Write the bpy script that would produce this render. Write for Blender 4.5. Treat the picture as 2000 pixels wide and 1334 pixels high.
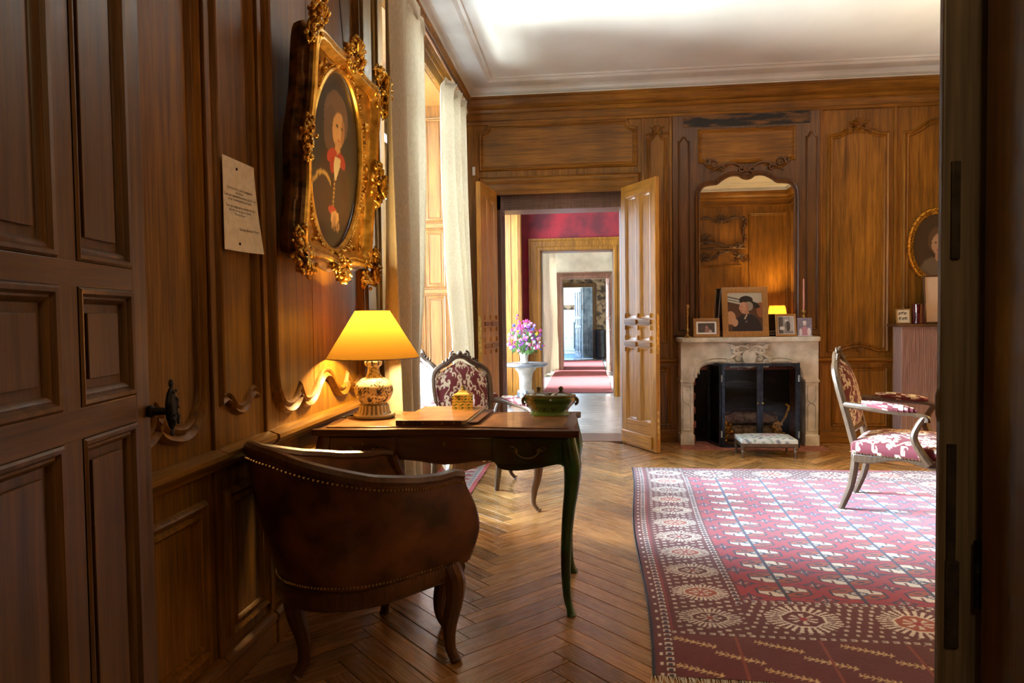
import bpy, bmesh, math, random
import numpy as np
from math import sin, cos, pi, radians, atan, sqrt, exp, atan2, hypot
from mathutils import Vector, Matrix

random.seed(7); rng = np.random.default_rng(7)
SC = bpy.context.scene
COL = SC.collection
for o in list(bpy.data.objects): bpy.data.objects.remove(o)

# ------------------------------------------------------------------ camera
def add_camera():
    f = 1340.0
    yaw = atan(148/f); pitch = atan(48/f); roll = radians(.75)
    fw = Vector((-sin(yaw)*cos(pitch), cos(yaw)*cos(pitch), -sin(pitch)))
    r0 = fw.cross(Vector((0, 0, 1))).normalized(); u0 = r0.cross(fw)
    r = r0*cos(roll) - u0*sin(roll); u = u0*cos(roll) + r0*sin(roll)
    cd = bpy.data.cameras.new('camera'); cd.sensor_width = 36; cd.lens = 36*f/2000; cd.clip_start = .02
    co = bpy.data.objects.new('camera', cd); COL.objects.link(co)
    m = Matrix(((r.x, u.x, -fw.x, 0), (r.y, u.y, -fw.y, 0), (r.z, u.z, -fw.z, 1.2), (0, 0, 0, 1)))
    co.matrix_world = m
    SC.camera = co
add_camera()

# ------------------------------------------------------------------ world, daylight, exposure
wd = bpy.data.worlds.new('world'); SC.world = wd; wd.use_nodes = True
bg = wd.node_tree.nodes['Background']; bg.inputs[0].default_value = (.62, .78, 1, 1); bg.inputs[1].default_value = 1.6
vs = SC.view_settings
vs.view_transform = 'Standard'; vs.look = 'None'; vs.gamma = 1; vs.use_curve_mapping = False
vs.exposure = 1.28
LAMP_W, LAMP2_W, LAMP3_W, HALL_FILL_W = 52, 80, 100, 26      # watts of the two bulbs, used in the lamp builder

def area(name, loc, direction, sx, sy, power, color, spread=180):
    ld = bpy.data.lights.new(name, 'AREA'); ld.shape = 'RECTANGLE'; ld.size = sx; ld.size_y = sy
    ld.energy = power; ld.color = color; ld.spread = radians(spread)
    o = bpy.data.objects.new(name, ld); COL.objects.link(o); o.location = loc
    o.rotation_euler = Vector(direction).to_track_quat('-Z', 'Y').to_euler()
    return o
# daylight standing in the tall windows of the left-hand outer wall
area('daylight_salon_window', (-4.8, 5.15, 2.85), (1, -.06, -.27), 2.6, 2.6, 290, (.60, .79, 1), 46)
area('daylight_salon_ground_bounce', (-5.0, 5.0, .0), (1, -.08, .52), 3.2, 2.0, 330, (.93, .97, .92), 90)
area('daylight_red_room_window', (-1.75, 8.6, 1.7), (1, .05, -.35), 2.0, 2.2, 85, (.72, .85, 1))
area('daylight_third_room_window', (-1.95, 12.5, 1.7), (1, .05, -.42), 1.9, 2.2, 150, (.86, .92, 1), 30)
area('daylight_third_room_second_window', (-1.95, 14.75, 1.7), (1, 0, -.42), .7, 2.2, 70, (.86, .92, 1), 26)
area('daylight_fourth_room_window', (-1.95, 17.0, 1.7), (1, .05, -.42), 1.5, 2.2, 110, (.8, .9, 1), 36)
area('daylight_last_room_window', (-1.9, 20.8, 1.7), (1, .1, -.2), 1.6, 2.2, 75, (.75, .88, 1))

# ------------------------------------------------------------------ materials
M = {}
def nt(name):
    m = bpy.data.materials.new(name); m.use_nodes = True; M[name] = m
    n = m.node_tree.nodes; l = m.node_tree.links
    return m, n, l, n['Principled BSDF']
def setp(b, **k):
    for a, v in k.items():
        a = {'rough': 'Roughness', 'metal': 'Metallic', 'coat': 'Coat Weight', 'coat_rough': 'Coat Roughness', 'spec': 'Specular IOR Level',
             'sheen': 'Sheen Weight', 'trans': 'Transmission Weight', 'emit': 'Emission Strength', 'alpha': 'Alpha', 'ior': 'IOR'}[a]
        b.inputs[a].default_value = v
def ramp(n, stops):
    r = n.new('ShaderNodeValToRGB'); e = r.color_ramp.elements
    while len(e) < len(stops): e.new(.5)
    for x, (p, c) in zip(e, stops): x.position = p; x.color = (*c, 1)
    return r
def coords(n, l, scale, obj=True, rnd=False):
    tc = n.new('ShaderNodeTexCoord'); mp = n.new('ShaderNodeMapping'); mp.inputs['Scale'].default_value = scale
    src = tc.outputs['Object']
    if rnd:
        oi = n.new('ShaderNodeObjectInfo'); vm = n.new('ShaderNodeVectorMath'); vm.operation = 'MULTIPLY_ADD'
        cx = n.new('ShaderNodeCombineXYZ')
        for i in range(3): l.new(oi.outputs['Random'], cx.inputs[i])
        vm.inputs[1].default_value = (37, 61, 13)
        l.new(cx.outputs[0], vm.inputs[0]); l.new(src, vm.inputs[2]); src = vm.outputs[0]
    l.new(src, mp.inputs[0]); return mp
def wood(name, dark, light, axis='z', rough=.38, coat=.25, bump=.12, blotch=.35, rnd=False, k=1.0, spec=.5):
    m, n, l, b = nt(name)
    s = {'x': (1.3*k, 30*k, 30*k), 'y': (30*k, 1.3*k, 30*k), 'z': (30*k, 30*k, 1.3*k)}[axis]
    mp = coords(n, l, s, rnd=rnd)
    a = n.new('ShaderNodeTexNoise'); a.inputs['Scale'].default_value = 1; a.inputs['Detail'].default_value = 7; a.inputs['Roughness'].default_value = .62; a.inputs['Distortion'].default_value = .5
    l.new(mp.outputs[0], a.inputs[0])
    r = ramp(n, [(.22, dark), (.5, tuple(.4*d+.6*e for d, e in zip(dark, light))), (.80, light)])
    l.new(a.outputs[0], r.inputs[0])
    mp2 = coords(n, l, tuple(x*4 for x in s), rnd=rnd)
    f = n.new('ShaderNodeTexNoise'); f.inputs['Scale'].default_value = 1; f.inputs['Detail'].default_value = 3; l.new(mp2.outputs[0], f.inputs[0])
    mp3 = coords(n, l, (2.1, 2.1, 1.3), rnd=rnd)
    g = n.new('ShaderNodeTexNoise'); g.inputs['Scale'].default_value = 1; g.inputs['Detail'].default_value = 4; l.new(mp3.outputs[0], g.inputs[0])
    r2 = ramp(n, [(.3, (.62, .6, .58)), (.7, (1.15, 1.15, 1.15))]); l.new(f.outputs[0], r2.inputs[0])
    r3 = ramp(n, [(.32, (1-blotch,)*3), (.68, (1+blotch*.5,)*3)]); l.new(g.outputs[0], r3.inputs[0])
    x1 = n.new('ShaderNodeMix'); x1.data_type = 'RGBA'; x1.blend_type = 'MULTIPLY'; x1.inputs[0].default_value = 1
    l.new(r.outputs[0], x1.inputs[6]); l.new(r2.outputs[0], x1.inputs[7])
    x2 = n.new('ShaderNodeMix'); x2.data_type = 'RGBA'; x2.blend_type = 'MULTIPLY'; x2.inputs[0].default_value = 1
    l.new(x1.outputs[2], x2.inputs[6]); l.new(r3.outputs[0], x2.inputs[7])
    out = x2.outputs[2]
    if rnd:
        oi = n.new('ShaderNodeObjectInfo'); rr = ramp(n, [(0, (.62, .6, .58)), (.5, (1, .97, .92)), (1, (1.28, 1.22, 1.15))])
        l.new(oi.outputs['Random'], rr.inputs[0])
        x3 = n.new('ShaderNodeMix'); x3.data_type = 'RGBA'; x3.blend_type = 'MULTIPLY'; x3.inputs[0].default_value = 1
        l.new(out, x3.inputs[6]); l.new(rr.outputs[0], x3.inputs[7]); out = x3.outputs[2]
    l.new(out, b.inputs['Base Color'])
    ra = n.new('ShaderNodeMapRange'); ra.inputs[3].default_value = rough-.08; ra.inputs[4].default_value = rough+.16; l.new(f.outputs[0], ra.inputs[0]); l.new(ra.outputs[0], b.inputs['Roughness'])
    bp = n.new('ShaderNodeBump'); bp.inputs['Strength'].default_value = bump; bp.inputs['Distance'].default_value = .004
    l.new(f.outputs[0], bp.inputs['Height']); l.new(bp.outputs[0], b.inputs['Normal'])
    setp(b, coat=coat, coat_rough=.25, spec=spec)
    return m
def noisy(name, c1, c2, scale=8, rough=.6, metal=0, bump=0, detail=6, lo=.35, hi=.65, coat=0, stretch=(1, 1, 1), **kw):
    m, n, l, b = nt(name)
    mp = coords(n, l, stretch)
    a = n.new('ShaderNodeTexNoise'); a.inputs['Scale'].default_value = scale; a.inputs['Detail'].default_value = detail; l.new(mp.outputs[0], a.inputs[0])
    r = ramp(n, [(lo, c1), (hi, c2)]); l.new(a.outputs[0], r.inputs[0]); l.new(r.outputs[0], b.inputs['Base Color'])
    setp(b, rough=rough, metal=metal, coat=coat, **kw)
    if bump:
        bp = n.new('ShaderNodeBump'); bp.inputs['Strength'].default_value = bump; bp.inputs['Distance'].default_value = .01
        l.new(a.outputs[0], bp.inputs['Height']); l.new(bp.outputs[0], b.inputs['Normal'])
    return m
def painted(name, rough=.8, sheen=0, attr='Col', bump=0, coat=0, bscale=400):
    """colour comes from the print / weave stored on the mesh"""
    m, n, l, b = nt(name)
    a = n.new('ShaderNodeAttribute'); a.attribute_name = attr; l.new(a.outputs['Color'], b.inputs['Base Color'])
    setp(b, rough=rough, sheen=sheen, coat=coat)
    if bump:
        mp = coords(n, l, (1, 1, 1)); t = n.new('ShaderNodeTexNoise'); t.inputs['Scale'].default_value = bscale; l.new(mp.outputs[0], t.inputs[0])
        bp = n.new('ShaderNodeBump'); bp.inputs['Strength'].default_value = bump; bp.inputs['Distance'].default_value = .003
        l.new(t.outputs[0], bp.inputs['Height']); l.new(bp.outputs[0], b.inputs['Normal'])
    return m

wood('oak_wall', (.105, .036, .003), (.42, .172, .014), 'z', coat=.06, spec=.35, rough=.42)
wood('oak_wall_h', (.105, .036, .003), (.42, .172, .014), 'x', coat=.06, spec=.35, rough=.42)
wood('oak_wall_y', (.105, .036, .003), (.42, .172, .014), 'y', coat=.06, spec=.35, rough=.42)
wood('oak_side', (.10, .038, .003), (.40, .180, .014), 'z', rough=.42, coat=.06, spec=.3)
wood('oak_side_y', (.10, .038, .003), (.40, .180, .014), 'y', rough=.38, coat=.15, spec=.4)
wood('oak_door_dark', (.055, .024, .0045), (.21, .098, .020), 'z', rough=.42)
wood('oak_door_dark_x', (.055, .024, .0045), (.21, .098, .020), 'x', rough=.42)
wood('oak_light', (.30, .115, .012), (.68, .30, .032), 'z', rough=.4, blotch=.2)
wood('oak_light_x', (.30, .115, .012), (.68, .30, .032), 'x', rough=.4, blotch=.2)
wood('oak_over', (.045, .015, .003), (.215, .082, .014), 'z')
wood('oak_reveal', (.12, .042, .006), (.30, .118, .018), 'z', rough=.45, blotch=.2)
wood('oak_reveal_x', (.12, .042, .006), (.30, .118, .018), 'x', rough=.45, blotch=.2)
wood('oak_jamb', (.10, .05, .03), (.26, .13, .08), 'z', rough=.42)
wood('oak_jamb_x', (.10, .05, .03), (.26, .13, .08), 'x', rough=.42)
wood('dark_post', (.16, .125, .08), (.34, .265, .17), 'z', rough=.5, coat=.1)
wood('parquet', (.24, .112, .032), (.52, .265, .082), 'x', rough=.23, coat=.5, rnd=True, blotch=.2)
wood('parquet_far', (.24, .112, .032), (.52, .265, .082), 'x', rough=.2, coat=.5, blotch=.2)
wood('walnut', (.035, .012, .004), (.15, .058, .018), 'z', rough=.33, coat=.3, k=2)
wood('walnut_x', (.035, .012, .004), (.15, .058, .018), 'x', rough=.3, coat=.35, k=2)
wood('beech', (.040, .018, .007), (.14, .070, .028), 'z', rough=.38, coat=.2, k=3)
wood('frame_wood', (.30, .13, .03), (.55, .27, .07), 'z', rough=.4, k=4)
noisy('plaster', (.74, .74, .70), (.82, .82, .78), 1.6, .85)
noisy('cornice_white', (.66, .65, .60), (.78, .77, .73), 3, .7)
noisy('dark_plate', (.030, .024, .016), (.07, .055, .036), 40, .6, .2)
noisy('black_iron', (.008, .008, .009), (.03, .03, .034), 40, .42, .7, .15)
noisy('blue_black_steel', (.012, .018, .028), (.035, .05, .075), 25, .32, .6)
noisy('brass', (.30, .19, .06), (.62, .42, .15), 30, .3, .9)
noisy('gilt', (.26, .125, .015), (1, .62, .12), 75, .27, .9, .35, lo=.36, hi=.62)
noisy('gilt_plain', (.42, .21, .03), (.95, .58, .12), 22, .3, .9, .10, lo=.3, hi=.7)
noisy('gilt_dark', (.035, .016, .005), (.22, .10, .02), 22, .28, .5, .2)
noisy('stone', (.46, .43, .34), (.74, .70, .60), 9, .75, 0, .15)
noisy('linen', (.50, .46, .38), (.62, .58, .49), 60, .9, stretch=(1, 1, .15))
noisy('leather', (.040, .012, .004), (.16, .055, .016), 9, .42, 0, .1, coat=.15)
noisy('leather_top', (.20, .085, .030), (.38, .19, .085), 14, .33, 0, .1, coat=.25)
noisy('red_velvet', (.09, .001, .004), (.30, .004, .011), 3.2, .75, sheen=.4)
noisy('runner_red', (.19, .030, .030), (.29, .055, .050), 60, .95)
noisy('pale_paper', (.50, .47, .36), (.70, .66, .52), 3, .85)
noisy('brown_paper', (.04, .022, .010), (.28, .19, .10), 9, .8, lo=.42, hi=.6)
noisy('blue_grey_paint', (.10, .15, .20), (.24, .32, .40), 7, .5)
noisy('brick_red', (.20, .060, .036), (.42, .15, .09), 14, .85, 0, .3)
noisy('soot', (.004, .004, .005), (.02, .018, .018), 6, .8)
noisy('paper', (.70, .60, .42), (.80, .70, .50), 40, .8)
noisy('white_paint', (.80, .80, .78), (.86, .86, .84), 10, .5)
noisy('dark_ink', (.02, .016, .012), (.03, .025, .02), 10, .8)
noisy('zinc', (.20, .24, .27), (.46, .50, .52), 7, .3, .55)
noisy('porcelain', (.62, .58, .46), (.76, .72, .6), 9, .2, coat=.5)
noisy('candle_pink', (.62, .25, .22), (.72, .34, .30), 6, .5)
noisy('candle_dark', (.06, .012, .01), (.12, .03, .02), 6, .5)
noisy('ruby_glass', (.06, .004, .006), (.10, .008, .01), 6, .08, coat=1)
noisy('corduroy', (.27, .15, .12), (.46, .29, .24), 5, .95, stretch=(40, 40, .8))
noisy('log', (.12, .06, .03), (.42, .27, .14), 22, .9, 0, .4)
noisy('tile_pale', (.50, .52, .52), (.64, .66, .66), 5, .18, coat=.4)
noisy('blue_floor', (.03, .12, .32), (.06, .2, .46), 5, .35)
noisy('leaf_green', (.06, .14, .03), (.16, .3, .08), 20, .6)
noisy('tureen_dark', (.07, .05, .012), (.16, .12, .03), 30, .3, coat=.4)
painted('print_paint', .42, coat=.25)
painted('print_photo', .35, coat=.2)
painted('damask', .75, sheen=.08, bump=.25, bscale=700)
painted('rug_pile', .85, sheen=.22, bump=.5, bscale=260)
painted('faience', .18, coat=.6)

def glassy(name, col, rough=.02, ior=1.45):
    m, n, l, b = nt(name)
    tr = n.new('ShaderNodeBsdfTransparent'); tr.inputs[0].default_value = (*col, 1)
    gl = n.new('ShaderNodeBsdfGlossy'); gl.inputs['Roughness'].default_value = rough
    fr = n.new('ShaderNodeFresnel'); fr.inputs[0].default_value = ior
    mx = n.new('ShaderNodeMixShader'); l.new(fr.outputs[0], mx.inputs[0]); l.new(tr.outputs[0], mx.inputs[1]); l.new(gl.outputs[0], mx.inputs[2])
    l.new(mx.outputs[0], n['Material Output'].inputs[0]); return m
glassy('pane_glass', (.96, .98, .98))
glassy('screen_glass', (.86, .87, .88), .03, ior=1.18)
m, n, l, b = nt('mirror_silver'); b.inputs['Base Color'].default_value = (.86, .82, .72, 1); setp(b, metal=1, rough=.015)

# desk veneer: brown walnut, a green light reflection painted in blotches into the right end
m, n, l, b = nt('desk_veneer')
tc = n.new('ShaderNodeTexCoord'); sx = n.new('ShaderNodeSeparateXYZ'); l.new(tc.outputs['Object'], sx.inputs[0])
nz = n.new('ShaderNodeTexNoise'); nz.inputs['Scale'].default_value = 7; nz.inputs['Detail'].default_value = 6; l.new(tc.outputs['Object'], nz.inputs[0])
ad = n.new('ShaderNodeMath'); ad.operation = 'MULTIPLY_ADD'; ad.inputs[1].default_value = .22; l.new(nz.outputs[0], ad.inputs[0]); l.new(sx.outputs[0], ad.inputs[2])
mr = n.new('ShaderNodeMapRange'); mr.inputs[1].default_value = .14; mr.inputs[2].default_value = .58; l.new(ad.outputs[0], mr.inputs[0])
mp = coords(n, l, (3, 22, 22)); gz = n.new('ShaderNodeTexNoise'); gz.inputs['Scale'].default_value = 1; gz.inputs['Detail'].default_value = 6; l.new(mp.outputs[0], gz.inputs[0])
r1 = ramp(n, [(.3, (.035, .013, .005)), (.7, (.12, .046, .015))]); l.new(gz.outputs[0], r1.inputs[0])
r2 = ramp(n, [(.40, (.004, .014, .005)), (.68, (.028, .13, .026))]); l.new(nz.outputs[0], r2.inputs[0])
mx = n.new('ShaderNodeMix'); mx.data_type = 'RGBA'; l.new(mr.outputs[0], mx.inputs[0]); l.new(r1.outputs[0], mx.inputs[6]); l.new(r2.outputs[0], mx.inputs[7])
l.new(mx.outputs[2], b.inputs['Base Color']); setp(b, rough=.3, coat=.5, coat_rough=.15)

def shade_mat(name, col, emit):
    m, n, l, b = nt(name)
    d = n.new('ShaderNodeBsdfDiffuse'); d.inputs[0].default_value = (*col, 1)
    t = n.new('ShaderNodeBsdfTranslucent'); t.inputs[0].default_value = (*col, 1)
    mx = n.new('ShaderNodeMixShader'); mx.inputs[0].default_value = .62; l.new(d.outputs[0], mx.inputs[1]); l.new(t.outputs[0], mx.inputs[2])
    e = n.new('ShaderNodeEmission'); e.inputs[0].default_value = (*col, 1); e.inputs[1].default_value = emit
    a = n.new('ShaderNodeAddShader'); l.new(mx.outputs[0], a.inputs[0]); l.new(e.outputs[0], a.inputs[1]); l.new(a.outputs[0], n['Material Output'].inputs[0])
    return m
shade_mat('lamp_shade_silk', (.095, .047, .007), .0)
m, n, l, b = nt('curtain_linen')
d = n.new('ShaderNodeBsdfDiffuse'); t = n.new('ShaderNodeBsdfTranslucent'); mp = coords(n, l, (300, 300, 40)); w = n.new('ShaderNodeTexNoise'); w.inputs['Scale'].default_value = 1; l.new(mp.outputs[0], w.inputs[0])
r = ramp(n, [(.3, (.58, .52, .41)), (.7, (.74, .69, .58))]); l.new(w.outputs[0], r.inputs[0]); l.new(r.outputs[0], d.inputs[0]); l.new(r.outputs[0], t.inputs[0])
mx = n.new('ShaderNodeMixShader'); mx.inputs[0].default_value = .24; l.new(d.outputs[0], mx.inputs[1]); l.new(t.outputs[0], mx.inputs[2]); l.new(mx.outputs[0], n['Material Output'].inputs[0])

# ------------------------------------------------------------------ mesh helpers
class MB:
    def __init__(s): s.v = []; s.f = []; s.c = None
    def add(s, V, F):
        o = len(s.v); s.v += [tuple(map(float, p)) for p in V]; s.f += [tuple(i+o for i in f) for f in F]; return s
    def box(s, a, b):
        x0, y0, z0 = a; x1, y1, z1 = b
        return s.add([(x0, y0, z0), (x1, y0, z0), (x1, y1, z0), (x0, y1, z0), (x0, y0, z1), (x1, y0, z1), (x1, y1, z1), (x0, y1, z1)],
                     [(0, 3, 2, 1), (4, 5, 6, 7), (0, 1, 5, 4), (1, 2, 6, 5), (2, 3, 7, 6), (3, 0, 4, 7)])
    def prism(s, poly, fr, w0, w1):
        """poly in (u,v) of frame fr, extruded from w0 to w1"""
        n = len(poly); V = [fr(u, v, w0) for u, v in poly]+[fr(u, v, w1) for u, v in poly]
        F = [tuple(range(n-1, -1, -1)), tuple(range(n, 2*n))]+[(i, (i+1) % n, n+(i+1) % n, n+i) for i in range(n)]
        return s.add(V, F)
    def lathe(s, prof, c=(0, 0, 0), seg=32, axis='z', sx=1, sy=1):
        V = []; m = len(prof)
        for k in range(seg):
            a = 2*pi*k/seg
            for r, z in prof:
                p = (r*cos(a)*sx, r*sin(a)*sy, z)
                if axis == 'y': p = (p[0], p[2], p[1])
                if axis == 'x': p = (p[2], p[0], p[1])
                V.append((c[0]+p[0], c[1]+p[1], c[2]+p[2]))
        F = [(k*m+i, ((k+1) % seg)*m+i, ((k+1) % seg)*m+i+1, k*m+i+1) for k in range(seg) for i in range(m-1)]
        F.append(tuple(k*m for k in range(seg-1, -1, -1))); F.append(tuple(k*m+m-1 for k in range(seg)))
        return s.add(V, F)
    def tube(s, path, rad, seg=10, closed=False, flat=None, cap=True):
        P = [Vector(p) for p in path]; n = len(P)
        if not hasattr(rad, '__len__'): rad = [rad]*n
        V = []; up = None
        for i in range(n):
            t = (P[(i+1) % n]-P[i-1]) if closed else (P[min(i+1, n-1)]-P[max(i-1, 0)])
            t.normalize()
            if up is None:
                up = Vector((0, 0, 1)) if abs(t.z) < .9 else Vector((1, 0, 0))
                if flat: up = Vector(flat[2])
            a = (up-t*up.dot(t)); a.normalize(); b = t.cross(a); up = a
            fa, fb = (flat[0], flat[1]) if flat else (1, 1)
            for k in range(seg):
                th = 2*pi*k/seg
                V.append(P[i]+a*(cos(th)*rad[i]*fa)+b*(sin(th)*rad[i]*fb))
        F = []
        for i in range(n if closed else n-1):
            j = (i+1) % n
            for k in range(seg): F.append((i*seg+k, i*seg+(k+1) % seg, j*seg+(k+1) % seg, j*seg+k))
        if not closed and cap: F += [tuple(range(seg-1, -1, -1)), tuple((n-1)*seg+k for k in range(seg))]
        return s.add(V, F)
    def ball(s, c, r, seg=8, rings=5):
        if not hasattr(r, '__len__'): r = (r, r, r)
        V = [(c[0], c[1], c[2]-r[2])]
        for i in range(1, rings):
            p = pi*i/rings
            for k in range(seg):
                a = 2*pi*k/seg; V.append((c[0]+r[0]*sin(p)*cos(a), c[1]+r[1]*sin(p)*sin(a), c[2]-r[2]*cos(p)))
        V.append((c[0], c[1], c[2]+r[2])); e = len(V)-1
        F = [(0, 1+(k+1) % seg, 1+k) for k in range(seg)]
        for i in range(rings-2):
            for k in range(seg): F.append((1+i*seg+k, 1+i*seg+(k+1) % seg, 1+(i+1)*seg+(k+1) % seg, 1+(i+1)*seg+k))
        b = 1+(rings-2)*seg
        F += [(b+k, b+(k+1) % seg, e) for k in range(seg)]
        return s.add(V, F)
    def mould(s, fr, path, prof, closed=True):
        """sweep a profile [(offset in the plane, height)] along a path in frame fr with mitred corners"""
        n = len(path); m = len(prof); V = []
        if closed:
            ar = sum(path[i][0]*path[(i+1) % n][1]-path[(i+1) % n][0]*path[i][1] for i in range(n))
            if ar < 0: path = path[::-1]
        for i in range(n):
            p = Vector(path[i])
            def dirv(a, b):
                d = Vector(path[b])-Vector(path[a]); return d.normalized() if d.length > 1e-9 else Vector((1, 0))
            if closed: d1 = dirv((i-1) % n, i); d2 = dirv(i, (i+1) % n)
            else: d1 = dirv(max(i-1, 0), max(i, 1)); d2 = dirv(min(i, n-2), min(i+1, n-1))
            n1 = Vector((d1.y, -d1.x)); n2 = Vector((d2.y, -d2.x))
            k = max(1+n1.dot(n2), .35); mt = (n1+n2)/k
            for o, h in prof: V.append(fr(p.x+mt.x*o, p.y+mt.y*o, h))
        F = []
        for i in range(n if closed else n-1):
            j = (i+1) % n
            for k in range(m-1): F.append((i*m+k, j*m+k, j*m+k+1, i*m+k+1))
        if not closed: F += [tuple(range(m)), tuple((n-1)*m+k for k in range(m-1, -1, -1))]
        return s.add(V, F)
    def grid(s, fn, nu, nv, wrap=False):
        V = [fn(i/nu, j/nv) for j in range(nv+1) for i in range(nu+1)]
        F = [(j*(nu+1)+i, j*(nu+1)+i+1, (j+1)*(nu+1)+i+1, (j+1)*(nu+1)+i) for j in range(nv) for i in range(nu)]
        return s.add(V, F)
    def move(s, d): s.v = [(p[0]+d[0], p[1]+d[1], p[2]+d[2]) for p in s.v]; return s
    def xf(s, mat): s.v = [tuple(mat @ Vector(p)) for p in s.v]; return s
    def build(s, name, mat, parent=None, bevel=0, seg=2, smooth=True, ang=35, cols=None, fix=True, loc=None):
        me = bpy.data.meshes.new(name); me.from_pydata(s.v, [], s.f)
        if bevel or fix:
            bm = bmesh.new(); bm.from_mesh(me)
            if fix: bmesh.ops.recalc_face_normals(bm, faces=bm.faces)
            if bevel:
                ed = [e for e in bm.edges if len(e.link_faces) == 2 and e.calc_face_angle(0) > .5]
                bmesh.ops.bevel(bm, geom=ed, offset=bevel, segments=seg, affect='EDGES', profile=.5, clamp_overlap=True)
            bm.to_mesh(me); bm.free()
        if smooth:
            me.polygons.foreach_set('use_smooth', [True]*len(me.polygons)); me.set_sharp_from_angle(angle=radians(min(ang, 20) if bevel else ang))
        if mat: me.materials.append(M[mat] if isinstance(mat, str) else mat)
        if cols is not None:
            ca = me.color_attributes.new('Col', 'FLOAT_COLOR', 'POINT')
            c4 = np.ones((len(me.vertices), 4), 'f'); c4[:, :3] = cols; ca.data.foreach_set('color', c4.ravel())
        me.update()
        o = bpy.data.objects.new(name, me); COL.objects.link(o)
        if parent: o.parent = parent
        if loc: o.location = loc
        return o
def frame(o, U, V, N):
    o, U, V, N = map(Vector, (o, U, V, N))
    return lambda u, v, w=0: tuple(o+U*u+V*v+N*w)
def thing(name, label, cat, loc=(0, 0, 0), rz=0, group=None, rx=0):
    o = bpy.data.objects.new(name, None); COL.objects.link(o); o.location = loc; o.rotation_euler = (rx, 0, rz)
    o.empty_display_size = .1
    o['label'] = label; o['category'] = cat
    if group: o['group'] = group
    return o
def tag(o, label, cat, group=None):
    o['label'] = label; o['category'] = cat
    if group: o['group'] = group
    return o
def struct(o, label=None):
    o['kind'] = 'structure'
    if label: o['label'] = label
    return o
def lk(name, me, parent, loc=(0, 0, 0), rz=0):
    o = bpy.data.objects.new(name, me); COL.objects.link(o); o.parent = parent; o.location = loc; o.rotation_euler = (0, 0, rz); return o
def rect(u0, v0, u1, v1): return [(u0, v0), (u1, v0), (u1, v1), (u0, v1)]
def smoothpath(pts, k=6):
    """Catmull-Rom through points (any dimension)"""
    P = [np.array(p, float) for p in pts]; out = []
    for i in range(len(P)-1):
        p0 = P[max(i-1, 0)]; p1 = P[i]; p2 = P[i+1]; p3 = P[min(i+2, len(P)-1)]
        for j in range(k):
            t = j/k
            out.append(tuple(.5*((2*p1)+(-p0+p2)*t+(2*p0-5*p1+4*p2-p3)*t*t+(-p0+3*p1-3*p2+p3)*t**3)))
    out.append(tuple(P[-1])); return out
def spiral(c, r, turns, start, sgn=1, n=26, grow=.16):
    return [(c[0]+r*(grow+(1-grow)*(1-i/n))*cos(start+sgn*turns*2*pi*i/n), c[1]+r*(grow+(1-grow)*(1-i/n))*sin(start+sgn*turns*2*pi*i/n)) for i in range(n+1)]
MOULD = [(-.030, 0), (-.028, .010), (-.018, .018), (-.006, .014), (0, .008), (.006, .014), (.020, .022), (.030, .012), (.034, 0)]
def mprof(k, h=1): return [(a*k, b*k*h) for a, b in MOULD]
# ================================================================== the room shell
XL, XR, YN, YF, ZC = -1.18, 3.45, .92, 6.6, 3.38
FL = frame((XL, 0, 0), (0, 1, 0), (0, 0, 1), (1, 0, 0))
FF = frame((0, YF, 0), (1, 0, 0), (0, 0, 1), (0, -1, 0))
FN = frame((0, YN, 0), (1, 0, 0), (0, 0, 1), (0, 1, 0))
FRW = frame((XR, 0, 0), (0, 1, 0), (0, 0, 1), (-1, 0, 0))
FP = frame((0, 0, 0), (1, 0, 0), (0, 1, 0), (0, 0, 1))
WY0, WY1, WZ0, WZ1 = 3.88, 5.92, .22, 3.06      # window opening

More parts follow.
